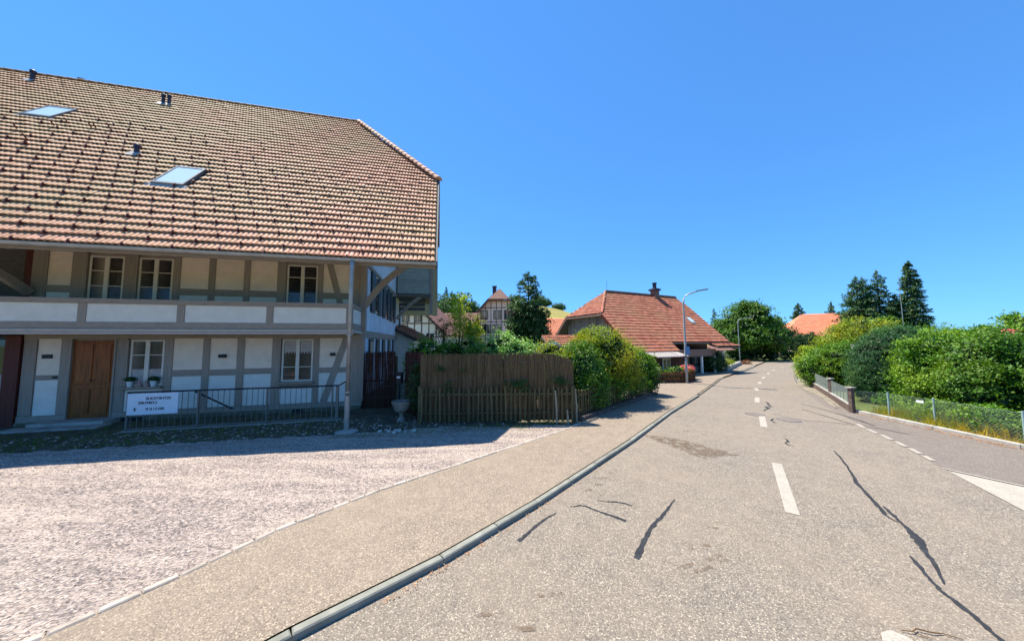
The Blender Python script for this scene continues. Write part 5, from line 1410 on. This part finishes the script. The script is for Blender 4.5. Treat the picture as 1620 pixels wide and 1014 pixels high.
tree('garden_tree', 'dark broadleaf tree between the big tree and the red roof', 'tree', (38.6, 46.5, 0), [(0, 0, 3.6, 2.6, 2, 2.4), (2.4, 0, 3.0, 2.0, 1.8, 1.5), (-2.4, 0, 3.3, 2.0, 1.8, 2.2)], 420, 22, .28, .22, 'dark', .3)
conifer('spruce', 'pointed dark conifer left of the bright red roof', 'tree', (56.2, 60, 0), 9.5, 2.1, 2.0, 'spruce', 26, 12, 30, .4, .1, 0, .6)
conifer('spruce', 'small conifer top behind the ridge of the bright red roof', 'tree', (62.6, 60, 0), 9.6, 2.6, 2.0, 'spruce', 24, 11, 30, .4, .15, .1, .8)
conifer('spruce', 'thin pointed conifer top between the farmhouse and the big tree', 'tree', (33, 50, 0), 7.5, 1.2, 2.0, 'spruce', 20, 8, 22, .3, .15, .2, .8)
conifer('spruce', 'leftmost spruce of the dark group on the right', 'tree', (43.3, 38.2, 0), 10.2, 2.9, 2.4, 'spruce', 28, 11, 60, .3, .15, .2, .7)
conifer('spruce', 'second spruce of the dark group, twin topped', 'tree', (44.5, 38.6, 0), 10.1, 2.9, 2.4, 'spruce', 26, 11, 60, .3, .12, .2, .7)
conifer('spruce', 'tallest spruce in the middle of the dark group', 'tree', (45.7, 38.0, 0), 10.9, 2.7, 2.4, 'spruce', 28, 11, 60, .3, .15, .18, .75)
conifer('spruce', 'narrow tall spruce standing alone right of the bare pole', 'tree', (47.4, 36.2, 0), 11.7, 1.6, 2.0, 'spruce', 46, 15, 52, .24, .3, .05, .55)
conifer('spruce', 'low spruce filling the gap between the group and the tall spruce', 'tree', (46.8, 37.4, 0), 7.6, 2.4, 2.0, 'spruce', 26, 12, 44, .3, .2, .05, .8)
# orchard trees right
tree('orchard_tree', 'loose leaved orchard tree in front of the bright red roof', 'tree', (25.4, 24, 0), [(0, 0, 2.45, 1.2, 1.1, .75), (1.5, 0, 2.8, 1.3, 1.1, .8), (-.9, 0, 2.2, .9, .9, .5)], 230, 16, .2, .12, 'olive', .12, shell=.4)
tree('orchard_tree', 'yellow-green orchard tree below the spruce group', 'tree', (27.6, 24.5, 0), [(0, 0, 3.0, 1.7, 1.2, 1.2), (1.6, 0, 3.0, 1.2, 1.1, 1.2), (-1.4, 0, 2.6, 1.3, 1.1, 1.0)], 380, 24, .2, .12, 'olive', .12)
tree('apple_tree', 'rounded tree with reddish twigs right of the orchard trees', 'tree', (31.0, 26.0, 0), [(0, 0, 3.1, 1.6, 1.3, 1.3)], 200, 20, .2, .13, 'hedge', .12)
# right-hand hedges
bush('round_bush', 'round yellow-green bush behind the garden wall at the bend', 'shrub', (16.35, 15.7, 0), [(0, 0, 1.15, 1.25, 1.1, 1.1), (-.6, .3, .9, .8, .8, .85), (.9, -.6, 1.0, .8, .8, .95)], 620, 32, .11, .065, 'bright')
bush('golden_bush', 'slim golden leaved bush at the left edge of the round bush', 'shrub', (16.0, 16.7, 0), [(0, 0, 1.1, .55, .55, 1.05)], 160, 26, .09, .06, 'yellow')
bush('thuja', 'dark dome shaped thuja bush right of the round yellow-green bush', 'shrub', (15.0, 12.3, 0), [(0, 0, 1.35, 1.25, 1.0, 1.5), (-.15, 0, .9, 1.25, 1.0, 1.1), (.5, 0, 1.9, .9, .8, 1.05)], 1500, 40, .075, .055, 'thuja', aspect=.4, shell=.9, inner=.08)
bush('hedge', 'dense green hedge section behind the tagged part of the chain link fence', 'hedge', (14.7, 10.7, 0), [(0, 0, 1.35, 1.2, .9, 1.4), (-.2, -.2, .9, 1.1, .9, .95), (.9, .2, 1.5, .9, .8, 1.25)], 1000, 30, .11, .07, 'bright')
bush('hedge', 'broad hedge section at the right edge behind the chain link fence', 'hedge', (14.3, 9.2, 0), [(0, 0, 1.4, 1.2, .9, 1.3), (-.3, -.1, .9, 1.1, .9, .95), (.3, -1.3, 1.35, 1.1, .9, 1.3), (-.2, -2.4, 1.2, 1.1, .9, 1.2)], 1400, 30, .11, .07, 'hedge')
bush('hedge', 'tall light hedge top behind the dark thuja', 'hedge', (18.3, 13.7, 0), [(-1.2, 0, 1.7, 1.4, 1, 1.3), (.8, 0, 1.8, 1.4, 1, 1.2), (2.6, .2, 1.7, 1.3, 1, 1.25)], 420, 26, .15, .10, 'hedge')
bush('hedge', 'pale green hedge top at the right with pink blossom', 'hedge', (21.3, 13.4, 0), [(0, 0, 1.7, 1.3, 1, 1.35), (1.6, 0, 2.2, 1.3, 1, 1.5), (3.2, 0, 1.9, 1.3, 1, 1.5)], 420, 26, .15, .10, 'bright')
o = bush('rose', 'small pink blossom cluster in the hedge top at the right edge', 'flowers', (20.3, 12.7, 0), [(0, 0, 2.6, .22, .2, .12)], 12, 10, .06, .06, 'bright', stem=False, core=False)
P, N = blob_points([(0, -.1, 2.72, .2, .15, .1)], 14, 10, .05); link('blossom', leafmesh('blossom', P, N, .07, .9), M['pink'], o)
# creeping growth on chain link, dry grass
bush('fence_plants', 'low green plants growing along the left part of the chain link fence', 'plants', (12.15, 9.3, 0), [(0, 0, .25, .35, .6, .3), (.3, .9, .3, .4, .5, .35), (.2, -1.2, .25, .4, .6, .35), (.5, -2.6, .3, .4, .7, .35)], 200, 18, .08, .055, 'bright', stem=False, core=False)
bush('bramble', 'leafy bramble growing through the chain link fence near the frame edge', 'shrub', (11.95, 7.9, 0), [(0, 0, .4, .25, .5, .4), (.1, .9, .35, .25, .4, .35), (0, -1.0, .35, .25, .4, .35)], 190, 20, .07, .06, 'bright', stem=False, core=False)
n = 480
xy = np.stack([rng.uniform(11.6, 12.9, n), rng.uniform(5.6, 10.2, n)], 1)
tufts('dry_grass', xy, .36, 'dry', 9)
xy = np.stack([rng.uniform(11.35, 11.75, 260), rng.uniform(3, 10.2, 260)], 1); tufts('fence_weeds', xy, .14, 'dry', 8)
# litter along kerbs
def litter(name, line, n, wdt, mat, size=.03, z=.012):
    P = []
    for _ in range(n):
        a, b = random.choice(list(zip(line[:-1], line[1:]))); t = random.random(); P.append((a[0] + (b[0] - a[0]) * t + random.gauss(0, wdt), a[1] + (b[1] - a[1]) * t + random.gauss(0, wdt), z + random.random() * .01))
    P = np.array(P); N = np.tile(np.array([0, 0, 1.0]), (len(P), 1))
    return link(name, leafmesh(name, P, N, size, .6, .25), mat, None, 'stuff')
litter('dead_leaves', [(11.1, 3), (11.1, 6.9), (11.2, 8.4), (11.3, 10.3)], 900, .07, LG['litter'])
litter('kerb_weeds', [(-1.2, 3.0), (-.68, 3.5), (.42, 4.62), (1.9, 6.3)], 160, .02, LG['litter'], .02)
# twig on the road
m = MB(); m.tube([(3.2, 2.71, .012), (3.27, 2.69, .02), (3.33, 2.715, .02), (3.42, 2.68, .018), (3.5, 2.68, .012), (3.6, 2.63, .01)], [.003, .004, .005, .005, .004, .002], 5)
m.tube([(3.27, 2.69, .02), (3.32, 2.66, .01), (3.36, 2.64, .01)], [.003, .003, .002], 5); o = obj('twig', m, M['twig']); tag(o, 'dry brown twig lying on the road at the bottom edge', 'twig')

# far trees on the hills
def far_tree(label, x, y, r, h, mat, con=False, grp='trees on the wooded hill'):
    z = hill_h(x, y) - .5
    if not con and grp == 'trees on the wooded hill': h *= 1.5
    if con: t = conifer('spruce', label, 'tree', (x, y, z), h, r, h * .15, mat, 16, 9, 22, h * .07, .15, 0, .8, grp, tr=.3)
    else: t = tree('hill_tree', label, 'tree', (x, y, z), [(0, 0, h * .55, r, r, h * .45), (r * .4, 0, h * .45, r * .8, r * .8, h * .35), (-r * .4, 0, h * .4, r * .8, r * .8, h * .35)], 260, 14, r * .11, r * .15, mat, .3, grp, 3)
for i, (x, y, r, h, m_, c_) in enumerate([(-41, 150, 3.4, 15, 'spruce', 1), (-38.5, 148, 3.0, 12.5, 'spruce', 1), (-31.5, 146, 3.8, 17, 'spruce', 1), (-29.5, 150, 3.6, 16, 'spruce', 1), (-19.5, 148, 2.0, 13.5, 'spruce', 1),
                           (-46, 150, 4, 15, 'spruce', 1), (-37, 142, 4.5, 9, 'far', 0), (-33, 138, 4.5, 9, 'far', 0), (-28.5, 140, 4.5, 10, 'far', 0), (-25, 146, 4.6, 12.5, 'far', 0), (-21, 142, 4.4, 11, 'far', 0), (-17.5, 145, 3.6, 8.5, 'far', 0),
                           (-30, 132, 4.2, 8, 'far', 0), (-23, 133, 4.2, 8, 'far', 0), (-41, 136, 4.2, 9, 'far', 0), (-15, 140, 3.2, 6, 'far', 0)]):
    L_ = ['first dark spruce on the wooded hill beside the farmhouse verge', 'second smaller spruce on the wooded hill', 'tall double spruce, left one, on the wooded hill', 'tall double spruce, right one, on the wooded hill', 'thin spruce top at the right end of the wooded hill', 'spruce on the wooded hill hidden by the roof verge',
          'broadleaf tree low on the wooded hill next to the farmhouse bay', 'broadleaf tree below the double spruce', 'broadleaf tree right of the double spruce', 'tallest broadleaf tree on the wooded hill', 'bright broadleaf tree near the right end of the wooded hill', 'last round tree at the right foot of the wooded hill',
          'front broadleaf tree above the barn roof, left', 'front broadleaf tree above the barn roof, right', 'broadleaf tree behind the farmhouse bay', 'lowest bush-like tree at the wooded hill edge'][i]
    far_tree(L_, x, y, r, h, m_, c_)
for i, (x, y, r, h, l_) in enumerate([(18.0, 205, 4.6, 8, 'large round tree on the meadow hill just right of the conifer'), (23.5, 212, 3.6, 6.5, 'medium round tree on the meadow hill'), (31.0, 214, 2.8, 5, 'lower of the small round trees on the meadow ridge'), (34.5, 214, 2.8, 6.2, 'small round tree standing free on the meadow ridge'), (-8, 190, 4.5, 7, 'round tree on the hill behind the hipped house roof'), (1.5, 185, 4.5, 9, 'tree on the hill right of the hipped roof ridge')]):
    far_tree(l_, x, y, r, h, 'far', False, 'trees on the meadow hill')
# distant tree line on the right, reads as one mass
P, N = blob_points([(x, 170 + random.uniform(-10, 10), 3.2, 8, 4, random.uniform(4, 7.5)) for x in range(40, 420, 9)], 1800, 12, .9)
link('distant_tree_line', leafmesh('distant_tree_line', P, N, 1.2, .7), LG['far'], None, 'stuff')
